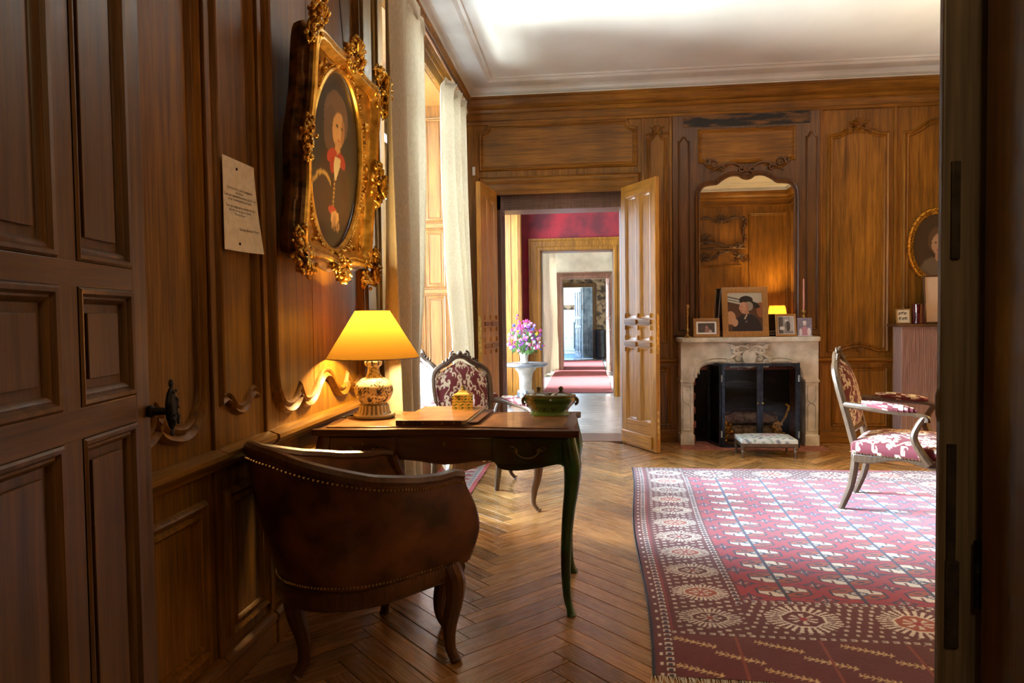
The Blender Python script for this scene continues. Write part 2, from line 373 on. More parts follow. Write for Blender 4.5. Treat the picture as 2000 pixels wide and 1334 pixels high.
# floor: herringbone parquet, every board its own piece
floor = struct(MB().box((XL-.4, .3, -.08), (XR+.3, 7.0, -.022)).build('floor', 'dark_ink', smooth=False), 'herringbone oak parquet floor of the salon')
def build_parquet():
    L, W, g = .53, .09, .0030
    def plank_mesh(nm):
        mb = MB(); c = .0010; l, w = L/2-g/2, W/2-g/2; t = .0
        mb.add([(-l, -w, -.022), (l, -w, -.022), (l, w, -.022), (-l, w, -.022), (-l, -w, t-c), (l, -w, t-c), (l, w, t-c), (-l, w, t-c),
                (-l+c, -w+c, t), (l-c, -w+c, t), (l-c, w-c, t), (-l+c, w-c, t)],
               [(0, 3, 2, 1), (0, 1, 5, 4), (1, 2, 6, 5), (2, 3, 7, 6), (3, 0, 4, 7), (4, 5, 9, 8), (5, 6, 10, 9), (6, 7, 11, 10), (7, 4, 8, 11), (8, 9, 10, 11)])
        return mb
    proto = plank_mesh('p').build('plank', 'parquet', floor, smooth=False)
    me = proto.data; bpy.data.objects.remove(proto)
    A = np.array([.7071, -.7071]); B = np.array([.7071, .7071]); o0 = np.array([-.135, 0])
    items = []
    for m_ in range(-12, 13):
        for n_ in range(-90, 91):
            a0 = n_*W+m_*(-W-L); b0 = -n_*W+m_*(W-L)
            for (a, b, ang) in ((a0+L/2, b0+W/2, -pi/4), (a0-W/2, b0+W-L/2, pi/4)):
                p = A*a+B*b+o0
                if XL-.12 < p[0] < XR+.1 and .95 < p[1] < 6.64: items.append((p[0], p[1], ang))
    def inview(p):
        x, y = p[0], p[1]
        if x < -.86*y-.25 or x > .75*y: return False
        if y < 1.85: return False
        if x > .5 and y < 5.25: return False       # under the big carpet
        if x > .28 and x < 2.6 and 2.5 < y < 5.2: return False
        return True
    items.sort(key=lambda p: (not inview(p), p[1]))
    for i, (x, y, a) in enumerate(items[:300]): lk('plank', me, floor, (x, y, random.uniform(-.0008, .0004)), a)
    mb = MB(); base = plank_mesh('q')
    for (x, y, a) in items[300:]:
        ca, sa = cos(a), sin(a)
        mb.add([(x+p[0]*ca-p[1]*sa, y+p[0]*sa+p[1]*ca, p[2]) for p in base.v], base.f)
    o = mb.build('outer_planks', 'parquet_far', floor, smooth=False, fix=False); o['kind'] = 'stuff'
build_parquet()

struct(MB().box((XL-.3, .3, ZC), (XR+.3, 6.98, ZC+.1)).build('ceiling', 'plaster', smooth=False), 'white plaster ceiling')
RP = [(XL, YN), (XR, YN), (XR, YF), (XL, YF)]
struct(MB().mould(FP, RP, [(0, 3.285), (-.10, 3.285), (-.105, 3.295), (-.10, 3.303), (-.085, 3.308), (-.088, 3.325), (-.10, 3.34), (-.125, 3.352), (-.14, 3.356), (-.15, 3.352), (-.27, 3.356), (-.285, 3.350), (-.30, 3.356), (-.31, 3.366), (-.335, 3.366), (-.34, 3.381)]).build('trim_1', 'cornice_white', ang=25), 'moulded white plaster cornice around the ceiling')
struct(MB().mould(FP, RP, [(0, 3.04), (-.018, 3.045), (-.022, 3.07), (-.014, 3.078), (-.014, 3.14), (-.03, 3.15), (-.04, 3.175), (-.036, 3.185), (-.06, 3.20), (-.085, 3.235), (-.09, 3.26), (-.102, 3.265), (-.102, 3.285), (0, 3.285)]).build('trim_2', 'oak_wall_h', ang=25), 'dark oak cornice below the plaster')

# ---- left wall
wl = MB().box((-1.60, .3, 0), (XL, WY0, ZC)).box((-1.60, WY1, 0), (XL, YF+.4, ZC)).box((-1.60, WY0, WZ1), (XL, WY1, ZC)).box((-1.60, WY0, 0), (XL, WY1, WZ0))
wall_left = struct(wl.build('wall_left', 'oak_side', smooth=False), 'oak panelled wall beside the desk')
def panel(fr, out, par, mat, k=1.0, hh=.9, field=.006):
    MB().prism(out, fr, -.004, field).build('panel', mat, par, smooth=False)
    MB().mould(fr, out, mprof(k, hh)).build('panel_moulding', mat, par, ang=40)
s1b = [(1.96, 1.04), (1.955, .965), (1.92, .90), (1.87, .872), (1.80, .882), (1.76, .905), (1.745, .945), (1.73, .905), (1.68, .88), (1.6, .885), (1.5, .96)]
s1 = smoothpath(s1b[:7], 4)+smoothpath(s1b[6:], 4)[1:]
s1 = s1+[(3.0-u, v) for u, v in s1[::-1][1:]]
panel(FL, [(1.96, 3.0)]+s1+[(1.04, 3.0)], wall_left, 'oak_side', .85, 1.4)
s2 = smoothpath([(2.315, .95), (2.29, .955), (2.262, .94), (2.235, .912), (2.2, .902), (2.165, .912), (2.138, .94), (2.11, .955), (2.085, .95)], 4)
panel(FL, [(2.315, 3.0)]+s2+[(2.085, 3.0)], wall_left, 'oak_side', .62, 1.6)
h3 = [(3.46, 1.03), (3.45, .955), (3.41, .885), (3.345, .86), (3.285, .872), (3.238, .912), (3.205, .868), (3.145, .86), (3.09, .885), (3.04, .93), (3.0, .957), (2.96, .965)]
a3 = smoothpath(h3[:6], 4)+smoothpath(h3[5:], 4)[1:]
a3 = a3+[(5.92-u, v) for u, v in a3[::-1][1:]]
MB().mould(FL, [(3.46, 3.0)]+a3+[(2.46, 3.0)], mprof(.82, 1.5)).build('panel_moulding', 'oak_side', wall_left, ang=40)
def bot3(u): return float(np.interp(u, [p[0] for p in a3[::-1]], [p[1] for p in a3[::-1]]))
for (ua, ub, hh_) in ((2.46, 2.838, .006), (2.841, 3.005, .0068), (3.008, 3.46, .0055)):
    MB().prism([(ub, 3.0), (ub, bot3(ub))]+[p for p in a3 if ua+.002 < p[0] < ub-.002]+[(ua, bot3(ua)), (ua, 3.0)], FL, -.004, hh_).build('panel_board', 'oak_side', wall_left, smooth=False)
panel(FL, rect(3.575, .95, 3.76, 3.0), wall_left, 'oak_side', .6, 1.3)
for y in (2.047, 2.40, 3.515):     # joints between the wainscot bays: raised stiles
    MB().box((XL, y-.016, .12), (XL+.012, y+.016, 3.05)).build('stile', 'oak_side', wall_left, bevel=.004)
for (a, b) in ((1.02, 1.95), (2.115, 2.335), (2.48, 3.44), (3.58, 3.76)):
    MB().prism(rect(a, .19, b, .62), FL, -.004, .006).build('dado_panel', 'oak_side', wall_left, smooth=False)
    MB().mould(FL, rect(a, .19, b, .62), mprof(.85, 1.2)).build('panel_moulding', 'oak_side', wall_left, ang=40)
RAIL = [(0, .725), (.014, .728), (.018, .742), (.036, .752), (.046, .766), (.044, .780), (.026, .786), (.012, .792), (0, .792)]
for a, b, d in ((.95, 2.043, .004), (2.051, 2.396, 0), (2.404, 3.511, .006), (3.519, WY0, 0)):
    mb = MB(); n_ = len(RAIL)
    mb.add([FL(a, z, w+d*(w > 0)) for w, z in RAIL]+[FL(b, z, w+d*(w > 0)) for w, z in RAIL], [tuple(range(n_)), tuple(range(2*n_-1, n_-1, -1))]+[(i, i+1, n_+i+1, n_+i) for i in range(n_-1)])
    mb.build('chair_rail', 'oak_side_y', wall_left, ang=30)
    BB = [(0, 0), (.022, 0), (.022, .085), (.028, .092), (.026, .108), (.012, .12), (0, .125)]; n_ = len(BB)
    MB().add([FL(a, z, w+d*(w > 0)) for w, z in BB]+[FL(b, z, w+d*(w > 0)) for w, z in BB], [tuple(range(n_)), tuple(range(2*n_-1, n_-1, -1))]+[(i, i+1, n_+i+1, n_+i) for i in range(n_-1)]).build('baseboard', 'oak_side_y', wall_left, ang=30)
# window embrasure: panelled reveal, casing, soffit
FW = frame((XL, WY1, 0), (-1, 0, 0), (0, 0, 1), (0, -1, 0))      # far reveal, u runs outwards
rev = struct(MB().box((-1.62, WY1-.02, .0), (XL, WY1+.005, WZ1)).build('trim_3', 'oak_reveal', smooth=False), 'light oak folding shutter lining the window reveal')
for (z0, z1) in ((.28, .62), (.72, 1.38), (1.48, 1.95), (2.05, 2.92)):
    for (u0, u1) in ((.06, .205), (.245, .39)):
        MB().prism(rect(u0+.025, z0+.025, u1-.025, z1-.025), FW, .015, .026).build('panel', 'oak_reveal', rev, bevel=.003)
        MB().mould(FW, rect(u0, z0, u1, z1), [(a, b+.02) for a, b in mprof(.45, 1.2)]).build('panel_moulding', 'oak_reveal', rev, ang=40)
for z in (.67, 1.43, 2.0): MB().box((-1.6, WY1-.034, z-.018), (XL-.005, WY1-.018, z+.018)).build('shutter_rail', 'oak_reveal_x', rev, bevel=.005)
rev2 = struct(MB().box((-1.62, WY0-.005, 0), (XL, WY0+.02, WZ1)).build('trim_4', 'oak_reveal', smooth=False), 'oak lining of the nearer window reveal')
struct(MB().box((-1.62, WY0, WZ1-.03), (XL, WY1, WZ1+.005)).build('trim_5', 'oak_reveal', smooth=False), 'oak soffit over the window')
cas = MB()
for a, b in ((WY0-.085, WY0+.012), (WY1-.012, WY1+.085)): cas.box((XL-.002, a, 0), (XL+.028, b, WZ1-.0))
cas.box((XL-.002, WY0-.085, WZ1-.012), (XL+.028, WY1+.085, WZ1+.085))
struct(cas.build('trim_6', 'oak_side', bevel=.008), 'oak casing around the salon window')
win = thing('window_1', 'tall salon window with white glazing bars', 'window', (0, 0, 0)); win['kind'] = 'structure'; del win['category']
XW = -1.54
for a, b, c, d in ((WY0, WY0+.06, WZ0, WZ1), (WY1-.06, WY1, WZ0, WZ1), (WY0, WY1, WZ0, WZ0+.08), (WY0, WY1, WZ1-.07, WZ1), ((WY0+WY1)/2-.05, (WY0+WY1)/2+.05, WZ0, WZ1)):
    MB().box((XW-.03, a, c), (XW+.03, b, d)).build('window_frame', 'white_paint', win, bevel=.006)
for z in (.85, 1.5, 2.15, 2.6): MB().box((XW-.015, WY0+.06, z-.015), (XW+.015, WY1-.06, z+.015)).build('glazing_bar', 'white_paint', win, bevel=.004)
for i in range(2):
    y0 = WY0+.06+i*.97; zs = [WZ0+.08, .85, 1.5, 2.15, 2.6, WZ1-.07]
    for j in range(5): MB().box((XW-.003, y0, zs[j]), (XW+.003, y0+.91, zs[j+1])).build('pane', 'pane_glass', win, smooth=False)

# ---- far wall
DX0, DX1, DZ = -.87, .34, 2.38
wf = MB()
for a, b in (((XL-.3, 0), (DX0, ZC)), ((DX0, DZ), (DX1, ZC)), ((DX1, 0), (.99, ZC)), ((.99, .82), (1.96, ZC)), ((1.96, 0), (XR+.3, ZC))):
    wf.box((a[0], YF, a[1]), (b[0], YF+.35, b[1]))
wall_far = struct(wf.build('wall_far', 'oak_wall', smooth=False), 'oak panelled wall with the fireplace and the double doors')
od = [(-.86, 2.625), (.36, 2.625), (.36, 2.64), (.455, 2.64), (.455, 2.98), (.40, 2.985), (.365, 3.02), (.36, 3.03), (-.90, 3.03), (-.91, 3.015), (-.945, 2.985), (-1.0, 2.98), (-1.0, 2.64), (-.86, 2.64)]
od = [(-1.0, 2.625), (.455, 2.625), (.455, 2.95), (.43, 2.952), (.40, 2.965), (.38, 2.99), (.375, 3.025), (-.92, 3.025), (-.925, 2.99), (-.945, 2.965), (-.975, 2.952), (-1.0, 2.95)]
panel(FF, od, wall_far, 'oak_wall_h', .75, 1.2)
def archtop(u0, u1, z, h, n=14, sh=.22):
    """cartouche top: shoulders, then an ogee up to the middle; listed from u1 to u0"""
    c = (u0+u1)/2; w = (u1-u0)/2; pts = []
    for i in range(n+1):
        t = 1-2*i/n; a = abs(t)
        y = 0 if a > 1-sh*.4 else h*(.5+.5*cos(pi*min(1, a/(1-sh*.4))))
        pts.append((c+t*w, z+y))
    return pts
def archbot(u0, u1, z, h): return [(u, 2*z-v) for u, v in archtop(u0, u1, z, h)][::-1]
def tall(u0, u1, z0, z1, ht, hb=0, k=.7, mat='oak_wall'):
    out = (archbot(u0, u1, z0, -hb) if hb else [(u0, z0), (u1, z0)])+archtop(u0, u1, z1, ht)
    panel(FF, out, wall_far, mat, k, 1.3)
tall(.585, .735, .95, 2.84, .06, 0, .55)
tall(2.215, 2.70, .86, 2.80, .06, .045, .8)
tall(2.87, 3.36, .86, 2.80, .10, .045, .8)
for (a, b) in ((2.25, 2.70), (2.87, 3.36), (.42, .76)): panel(FF, rect(a, .17, b, .68), wall_far, 'oak_wall', .6, 1.2)
for u in (.53, .785, 2.135, 2.775): MB().box((u-.013, YF-.016, .1), (u+.013, YF, 3.045)).build('stile', 'oak_wall', wall_far, bevel=.004)
for a, b in ((.34, .88), (2.07, XR)):
    MB().add([FF(a, z, w) for w, z in RAIL]+[FF(b, z, w) for w, z in RAIL], [tuple(range(9)), tuple(range(17, 8, -1))]+[(i, i+1, 10+i, 9+i) for i in range(8)]).build('chair_rail', 'oak_wall_h', wall_far, ang=30)
    MB().box((a+.05, YF-.025, 0), (b, YF, .11)).build('baseboard', 'oak_wall_h', wall_far, bevel=.006)
def carve(fr, cu, cv, sc, mat, par, name='carving', flip=1, seed=0):
    """shell-and-leaf carving: scrolls, leaves and a fan of lobes"""
    mb = MB(); r_ = random.Random(seed)
    for s in (-1, 1):
        for (du, dv, r, st) in ((.45, -.1, .28, 0), (.85, -.32, .2, .4), (.3, .45, .18, 1)):
            p = spiral((du*s, dv*flip), r, 1.3, (pi if s > 0 else 0)+st*s, -s*flip)
            mb.tube([fr(cu+sc*a, cv+sc*b, .016*sc/.1*.5+.006) for a, b in p], [sc*.065*(1-.5*i/len(p)) for i in range(len(p))], 6)
        for (du, dv, dx, dy) in ((.15, -.4, .35, -.35), (.55, .2, .4, .25), (1.05, -.3, .45, -.15)):
            q = [fr(cu+sc*s*(du+dx*t), cv+sc*flip*(dv+dy*t+.15*sin(pi*t)), .012+.02*sin(pi*t)*sc/.1) for t in np.linspace(0, 1, 7)]
            mb.tube(q, [sc*.09*sin(pi*(.12+.86*t)) for t in np.linspace(0, 1, 7)], 6)
    for i in range(7):
        a = pi/2+(i-3)*.36
        q = [fr(cu+sc*.62*t*cos(a), cv+sc*flip*(.0+.72*t*sin(a)), .010+.03*t*sc/.1) for t in np.linspace(.1, 1, 5)]
        mb.tube(q, [sc*(.03+.07*t) for t in np.linspace(.1, 1, 5)], 6)
    c = fr(cu, cv-.05*sc*flip, .02); mb.ball(c, sc*.16, 8, 6)
    return mb.build(name, mat, par, ang=60)
carve(FF, .66, 2.915, .075, 'oak_wall', wall_far, seed=1)
carve(FF, 2.457, 2.885, .10, 'oak_wall', wall_far, seed=2)
carve(FF, 2.475, .885, .06, 'oak_wall', wall_far, flip=-1, seed=3)
# over-mantel
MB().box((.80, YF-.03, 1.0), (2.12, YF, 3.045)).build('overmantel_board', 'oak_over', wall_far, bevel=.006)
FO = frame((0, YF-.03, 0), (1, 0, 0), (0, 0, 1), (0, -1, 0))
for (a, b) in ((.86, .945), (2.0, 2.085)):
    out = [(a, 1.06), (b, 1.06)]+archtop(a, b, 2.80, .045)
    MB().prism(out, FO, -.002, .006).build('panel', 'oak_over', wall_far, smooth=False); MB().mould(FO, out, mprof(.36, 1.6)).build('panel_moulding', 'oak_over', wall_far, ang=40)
mtop = [(1.91, 2.26), (1.90, 2.34), (1.86, 2.395), (1.80, 2.41), (1.74, 2.415), (1.70, 2.445), (1.62, 2.485), (1.54, 2.485), (1.50, 2.46), (1.467, 2.452)]
mt = smoothpath(mtop, 4); mt = mt+[(2.934-u, v) for u, v in mt[::-1][1:]]
mirror_out = [(1.024, 1.02), (1.91, 1.02)]+mt
pa = [(1.05, 2.62), (1.08, 2.615), (1.13, 2.57), (1.2, 2.545), (1.27, 2.57), (1.35, 2.605), (1.467, 2.60)]
pl = smoothpath(pa, 4); pl = pl+[(2.934-u, v) for u, v in pl[::-1][1:]]
pan = pl+[(1.884, 2.89), (1.05, 2.89)]
MB().prism(pan, FO, -.002, .006).build('panel', 'oak_wall_h', wall_far, smooth=False); MB().mould(FO, pan, mprof(.6, 1.3)).build('panel_moulding', 'oak_wall_h', wall_far, ang=40)
noisy('scorched_oak', (.008, .005, .003), (.20, .078, .014), 4, .5, stretch=(1, 1, 5), lo=.46, hi=.60)
MB().prism([(.90, 2.93), (2.03, 2.93), (2.03, 3.043), (.90, 3.043)], FO, 0, .004).build('scorched_rail', 'scorched_oak', wall_far, smooth=False)
mg = MB()
for s in (-1, 1):
    for (u, v, r, st) in ((.30, 2.585, .045, 0), (.36, 2.60, .03, 1.5), (.05, 2.53, .035, 2), (.22, 2.54, .03, .4)):
        p = spiral((1.467+s*u, v), r, 1.2, (0 if s > 0 else pi)+st*s, s)
        mg.tube([FO(a, b, .014) for a, b in p], [.011*(1-.4*i/len(p)) for i in range(len(p))], 6)
    q = [FO(1.467+s*(.02+.32*t), 2.535+.05*sin(pi*t*1.3)+.015*t, .014) for t in np.linspace(0, 1, 9)]; mg.tube(q, [.012*sin(pi*(.15+.8*t)) for t in np.linspace(0, 1, 9)], 6)
for i in range(5):
    a = pi/2+(i-2)*.4; mg.tube([FO(1.467+.05*t*cos(a), 2.50+.06*t*sin(a), .012+.01*t) for t in (.1, .4, .7, 1)], [.006, .009, .011, .008], 6)
mg.build('carving', 'oak_over', wall_far, ang=60)
mirror = thing('overmantel_mirror', 'tall arched mirror glass above the stone fireplace', 'mirror', (1.467, YF-.033, 1.02))
FM = frame((-1.467, 0, -1.02), (1, 0, 0), (0, 0, 1), (0, -1, 0))
MB().prism(mirror_out, FM, 0, .006).build('mirror_glass', 'mirror_silver', mirror, smooth=False)
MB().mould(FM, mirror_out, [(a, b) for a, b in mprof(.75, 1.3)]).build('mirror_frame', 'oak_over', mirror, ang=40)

# door lining, casing and threshold of the double doors
tr = MB().box((DX0-.02, YF+.06, 0), (DX0+.045, YF+.37, DZ)).box((DX1-.018, YF+.06, 0), (DX1+.02, YF+.37, DZ)).box((DX0, YF+.06, 2.235), (DX1, YF+.37, DZ+.01))
lin = struct(tr.build('trim_7', 'oak_jamb', bevel=.006), 'mauve brown oak lining inside the double doorway')
FD = frame((0, YF+.06, 0), (1, 0, 0), (0, 0, 1), (0, -1, 0))
for k in range(4): MB().prism(rect(DX0+.09-.01*k, 2.262+.024*k, DX1-.06+.01*k, 2.274+.024*k), FD, -.002, .006).build('lintel_reed', 'oak_jamb_x', lin, bevel=.002)
FJ = frame((DX0+.045, 0, 0), (0, 1, 0), (0, 0, 1), (1, 0, 0))
for k in range(4): MB().prism(rect(YF+.10+.06*k, .1, YF+.118+.06*k, 2.2), FJ, -.002, .005).build('jamb_reed', 'oak_jamb', lin, bevel=.002)
cs = MB().mould(FF, [(DX0+.01, 0), (DX0+.01, DZ-.01), (DX1-.01, DZ-.01), (DX1-.01, 0)], [(0, 0), (0, .03), (-.03, .032), (-.05, .022), (-.10, .026), (-.125, .045), (-.15, .045), (-.165, .03), (-.175, 0)], closed=False)
struct(cs.build('trim_8', 'oak_wall_h', ang=30), 'oak casing around the double doorway')
th = struct(MB().box((DX0, YF-.03, -.05), (DX1, YF+.42, .004)).build('trim_9', 'oak_jamb_x', bevel=.003), 'worn oak threshold boards in the doorway')
MB().box((-.2, YF-.03, .0035), (-.194, YF+.42, .0046)).build('board_joint', 'dark_ink', th, smooth=False)

# ---- near wall (behind the photographer's side) with the doorway the view is taken from
wn = MB().box((XL-.3, .62, 0), (-.90, YN, ZC)).box((-.90, .62, 2.45), (.56, YN, ZC)).box((.56, .62, 0), (XR+.3, YN, ZC))
wall_near = struct(wn.build('wall_near', 'oak_wall', smooth=False), 'oak panelled wall seen in the mirror')
for (a, b) in ((.95, 1.30), (1.42, 1.92), (1.92, 2.62), (2.78, 3.38)):
    panel(FN, rect(a, .95, b, 2.02 if a > 1.4 and b < 2.7 else 2.9), wall_near, 'oak_wall', .7, 1.2)
    panel(FN, rect(a, .17, b, .68), wall_near, 'oak_wall', .6, 1.2)
MB().add([FN(.75, z, w) for w, z in RAIL]+[FN(XR, z, w) for w, z in RAIL], [tuple(range(9)), tuple(range(17, 8, -1))]+[(i, i+1, 10+i, 9+i) for i in range(8)]).build('chair_rail', 'oak_wall_h', wall_near, ang=30)
cv = MB()
top = smoothpath([(1.35, 2.78), (1.55, 2.86), (1.75, 2.80), (2.02, 2.86), (2.3, 2.80), (2.5, 2.86), (2.66, 2.83), (2.70, 2.72), (2.66, 2.58), (2.69, 2.45), (2.60, 2.37), (2.45, 2.36), (2.2, 2.42), (2.02, 2.44), (1.8, 2.40), (1.55, 2.36), (1.42, 2.38), (1.36, 2.5), (1.38, 2.65)], 6)
cv.tube([FN(a, b, .02) for a, b in top], [.022+.010*sin(i*1.1) for i in range(len(top))], 7, closed=True)
low = smoothpath([(1.36, 2.12), (1.42, 2.24), (1.6, 2.28), (1.8, 2.22), (2.02, 2.14), (2.2, 2.2), (2.4, 2.28), (2.58, 2.22), (2.68, 2.08)], 6)
cv.tube([FN(a, b, .02) for a, b in low], [.02+.009*sin(i*1.3) for i in range(len(low))], 7)
cv.tube([FN(1.33, 2.335, .02), FN(2.7, 2.335, .02)], .016, 6)
for i in range(46):
    c_ = random.choice(top+low); cv.ball(FN(c_[0]+random.uniform(-.04, .04), c_[1]+random.uniform(-.035, .035), .025), random.uniform(.012, .03), 6, 4)
cv.build('door_head_carving', 'walnut', wall_near, ang=60)
for i, (u, v) in enumerate(((2.02, 2.50), (2.02, 2.18), (2.62, 2.15), (2.3, 2.82))): carve(FN, u, v, .12, 'walnut', wall_near, 'carving', 1, i)
wr = struct(MB().box((XR, .6, 0), (XR+.2, 6.95, ZC)).build('wall_right', 'oak_wall', smooth=False), 'oak panelled wall out of frame')
for (a, b) in ((1.05, 2.2), (2.4, 3.6), (3.8, 5.0), (5.2, 6.45)):
    panel(FRW, rect(a, .95, b, 2.9), wr, 'oak_wall', .8, 1.2)
    panel(FRW, rect(a, .17, b, .68), wr, 'oak_wall', .6, 1.2)
# vestibule the view is taken from
vb = MB().box((-1.5, -1.8, 0), (-1.35, .62, 2.9)).box((1.3, -1.8, 0), (1.45, .62, 2.9)).box((-1.5, -1.95, 0), (1.45, -1.8, 2.9))
struct(vb.build('wall_vestibule', 'oak_door_dark', smooth=False), 'dark oak vestibule behind the viewpoint')
struct(MB().box((-1.5, -1.95, 2.9), (1.45, .62, 3.0)).build('ceiling_vestibule', 'plaster', smooth=False), 'vestibule ceiling')
struct(MB().box((-1.5, -1.95, -.08), (1.45, .32, -.004)).build('floor_vestibule', 'parquet_far', smooth=False), 'vestibule floor')

# ---- the two leaves of the far double door
def far_leaf(name, label, hinge, free, knob):
    d = Vector((free[0]-hinge[0], free[1]-hinge[1])); L = d.length; ang = atan2(d.y, d.x)
    o = bpy.data.objects.new(name, None); COL.objects.link(o); o.location = (hinge[0], hinge[1], .008); o.rotation_euler = (0, 0, ang); o['kind'] = 'structure'; o['label'] = label
    H = 2.375; t = .021
    def bx(nm, x0, x1, z0, z1, tt=t, mat='oak_light', bev=.004): return MB().box((x0, -tt, z0), (x1, tt, z1)).build(nm, mat, o, bevel=bev)
    bx('hinge_stile', 0, .075, 0, H); bx('lock_stile', L-.085, L, 0, H)
    mid = L/2; bx('mullion', mid-.03, mid+.03, .22, H-.1, t*.9)
    for nm, z0, z1 in (('bottom_rail', 0, .24), ('lock_rail', .90, .965), ('lock_rail', 1.10, 1.165), ('top_rail', H-.11, H)):
        bx(nm, .07, L-.08, z0, z1, t*.96, 'oak_light_x')
    for sgn in (-1, 1):
        for (za, zb) in ((.24, .90), (.965, 1.10), (1.165, H-.11)):
            for (xa, xb) in ((.075, mid-.03), (mid+.03, L-.085)):
                if sgn < 0: MB().box((xa, -.008, za), (xb, .008, zb)).build('panel', 'oak_light', o, bevel=.002)
                fr_ = frame((0, sgn*.008, 0), (1, 0, 0), (0, 0, 1), (0, sgn, 0))
                MB().mould(fr_, rect(xa+.012, za+.012, xb-.012, zb-.012), [(.012, .011), (.004, .010), (-.006, .003), (-.012, 0)]).build('panel_moulding', 'oak_light', o, ang=40)
        for z in (.932, 1.132):
            for (xa, xb) in ((.06, mid-.022), (mid+.022, L-.07)): MB().box((xa, -t-.012 if sgn < 0 else t-.002, z-.020), (xb, -t+.002 if sgn < 0 else t+.012, z+.020)).build('rail_block', 'oak_wall_h', o, bevel=.003)
        for x in (.068, mid, L-.08):
            for z in (.97, .86, 1.17, 1.06): MB().box((x-.010, -t-.010 if sgn < 0 else t-.002, z), (x+.010, -t+.002 if sgn < 0 else t+.010, z+.04)).build('corbel', 'oak_light', o, bevel=.003)
        MB().box((.0, -t-.014 if sgn < 0 else t-.002, .02), (L-.06, -t+.002 if sgn < 0 else t+.014, .13)).build('kick_moulding', 'oak_light_x', o, bevel=.008)
    if knob:
        MB().box((L-.002, -.012, .86), (L+.003, .012, 1.20)).build('lock_plate', 'brass', o, bevel=.001)
        MB().box((L-.002, -.010, .12), (L+.003, .010, .36)).build('bolt_plate', 'brass', o, bevel=.001)
    return o
far_leaf('door_2', 'pale oak door leaf swung open beside the fireplace', (.335, 6.50), (.600, 6.00), True)
far_leaf('door_3', 'pale oak door leaf seen nearly edge-on beside the curtain', (-.865, 6.50), (-.937, 5.945), True)

# ---- the foreground door leaf, hinged beside the viewpoint
def near_leaf():
    F_ = Vector((-.95, 1.36)); d = Vector((-.184, .983)).normalized(); L = .60
    h = F_-d*L; o = bpy.data.objects.new('door_1', None); COL.objects.link(o)
    o.location = (h.x, h.y, .01); o.rotation_euler = (0, 0, atan2(d.y, d.x)); o['kind'] = 'structure'; o['label'] = 'dark oak panelled door leaf standing open in the foreground'
    t = .022; H = 2.42; X = lambda s: L+s
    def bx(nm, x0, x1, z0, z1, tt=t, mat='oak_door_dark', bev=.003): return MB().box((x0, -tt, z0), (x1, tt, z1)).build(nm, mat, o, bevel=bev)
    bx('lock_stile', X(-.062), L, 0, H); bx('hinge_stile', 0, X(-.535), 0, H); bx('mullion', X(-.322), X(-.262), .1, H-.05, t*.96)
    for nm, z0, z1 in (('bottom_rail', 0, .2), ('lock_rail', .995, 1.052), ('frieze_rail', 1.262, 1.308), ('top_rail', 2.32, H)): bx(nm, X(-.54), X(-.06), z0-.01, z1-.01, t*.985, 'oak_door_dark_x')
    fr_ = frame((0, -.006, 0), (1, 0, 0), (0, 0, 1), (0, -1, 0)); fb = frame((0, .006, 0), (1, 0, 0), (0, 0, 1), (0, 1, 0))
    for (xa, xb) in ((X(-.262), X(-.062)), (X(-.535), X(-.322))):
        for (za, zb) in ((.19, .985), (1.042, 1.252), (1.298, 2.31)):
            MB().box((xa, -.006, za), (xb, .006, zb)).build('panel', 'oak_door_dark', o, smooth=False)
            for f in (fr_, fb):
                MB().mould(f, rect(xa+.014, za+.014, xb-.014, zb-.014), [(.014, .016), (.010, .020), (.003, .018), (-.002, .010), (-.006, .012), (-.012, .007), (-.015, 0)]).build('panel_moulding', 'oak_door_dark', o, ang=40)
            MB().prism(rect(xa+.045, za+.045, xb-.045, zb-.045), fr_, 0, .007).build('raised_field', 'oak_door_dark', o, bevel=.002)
    # pierced iron lever handle at the edge
    hd = MB(); c = Vector((L-.012, -.022, 1.0))
    hd.lathe([(0, -.003), (.012, -.003), (.014, -.010), (.009, -.016), (.008, -.040), (.0, -.042)], (c.x, 0, c.z), 12, 'y')
    hd.v = [(x, y-.020, z) for x, y, z in hd.v]
    hd.build('handle_spindle', 'black_iron', o)
    h2 = MB(); cy = -.066
    prof = [(0, -.062), (.006, -.060), (.008, -.053), (.005, -.046), (.012, -.038), (.018, -.022), (.021, -.005), (.020, .012), (.014, .032), (.006, .044), (.009, .051), (.007, .058), (0, .061)]
    h2.lathe([(r, z) for r, z in prof], (c.x+.012, cy, c.z+.006), 16, 'z', 1, .55)
    for i in range(26):
        a = random.uniform(-.034, .038); h2.ball((c.x+.012+random.uniform(-.013, .013), cy-.010, c.z+.006+a), .0032, 6, 4)
    h2.build('handle_grip', 'black_iron', o)
near_leaf()

# ---- right edge of the doorway: edge of the second leaf with its locks, and the moulded jamb
o = bpy.data.objects.new('door_4', None); COL.objects.link(o); o['kind'] = 'structure'; o['label'] = 'dark door edge with iron lock plates at the edge of the view'
MB().box((.475, .985, .01), (.514, .998, 2.42)).build('door_edge', 'dark_post', o, bevel=.003)
MB().box((.51, .988, .01), (1.05, .998, 2.42)).build('door_leaf', 'dark_post', o, bevel=.003)
for (z0, z1, x0, x1) in ((1.27, 1.40, .485, .496), (.86, 1.02, .483, .494), (.74, .86, .482, .499)): MB().box((x0, .980, z0), (x1, .99, z1)).build('lock_plate', 'dark_plate', o, bevel=.001)
MB().lathe([(0, 1.045), (.003, 1.047), (.0055, 1.06), (.006, 1.085), (.003, 1.098), (0, 1.10)], (.478, .993, 0), 12).build('lock_knob', 'dark_post', o)
MB().lathe([(0, .80), (.0055, .80), (.0055, .847), (.006, .849), (.0055, .85), (.0055, .89), (0, .893)], (.5195, .975, 0), 12).build('hinge_knuckle', 'black_iron', o)
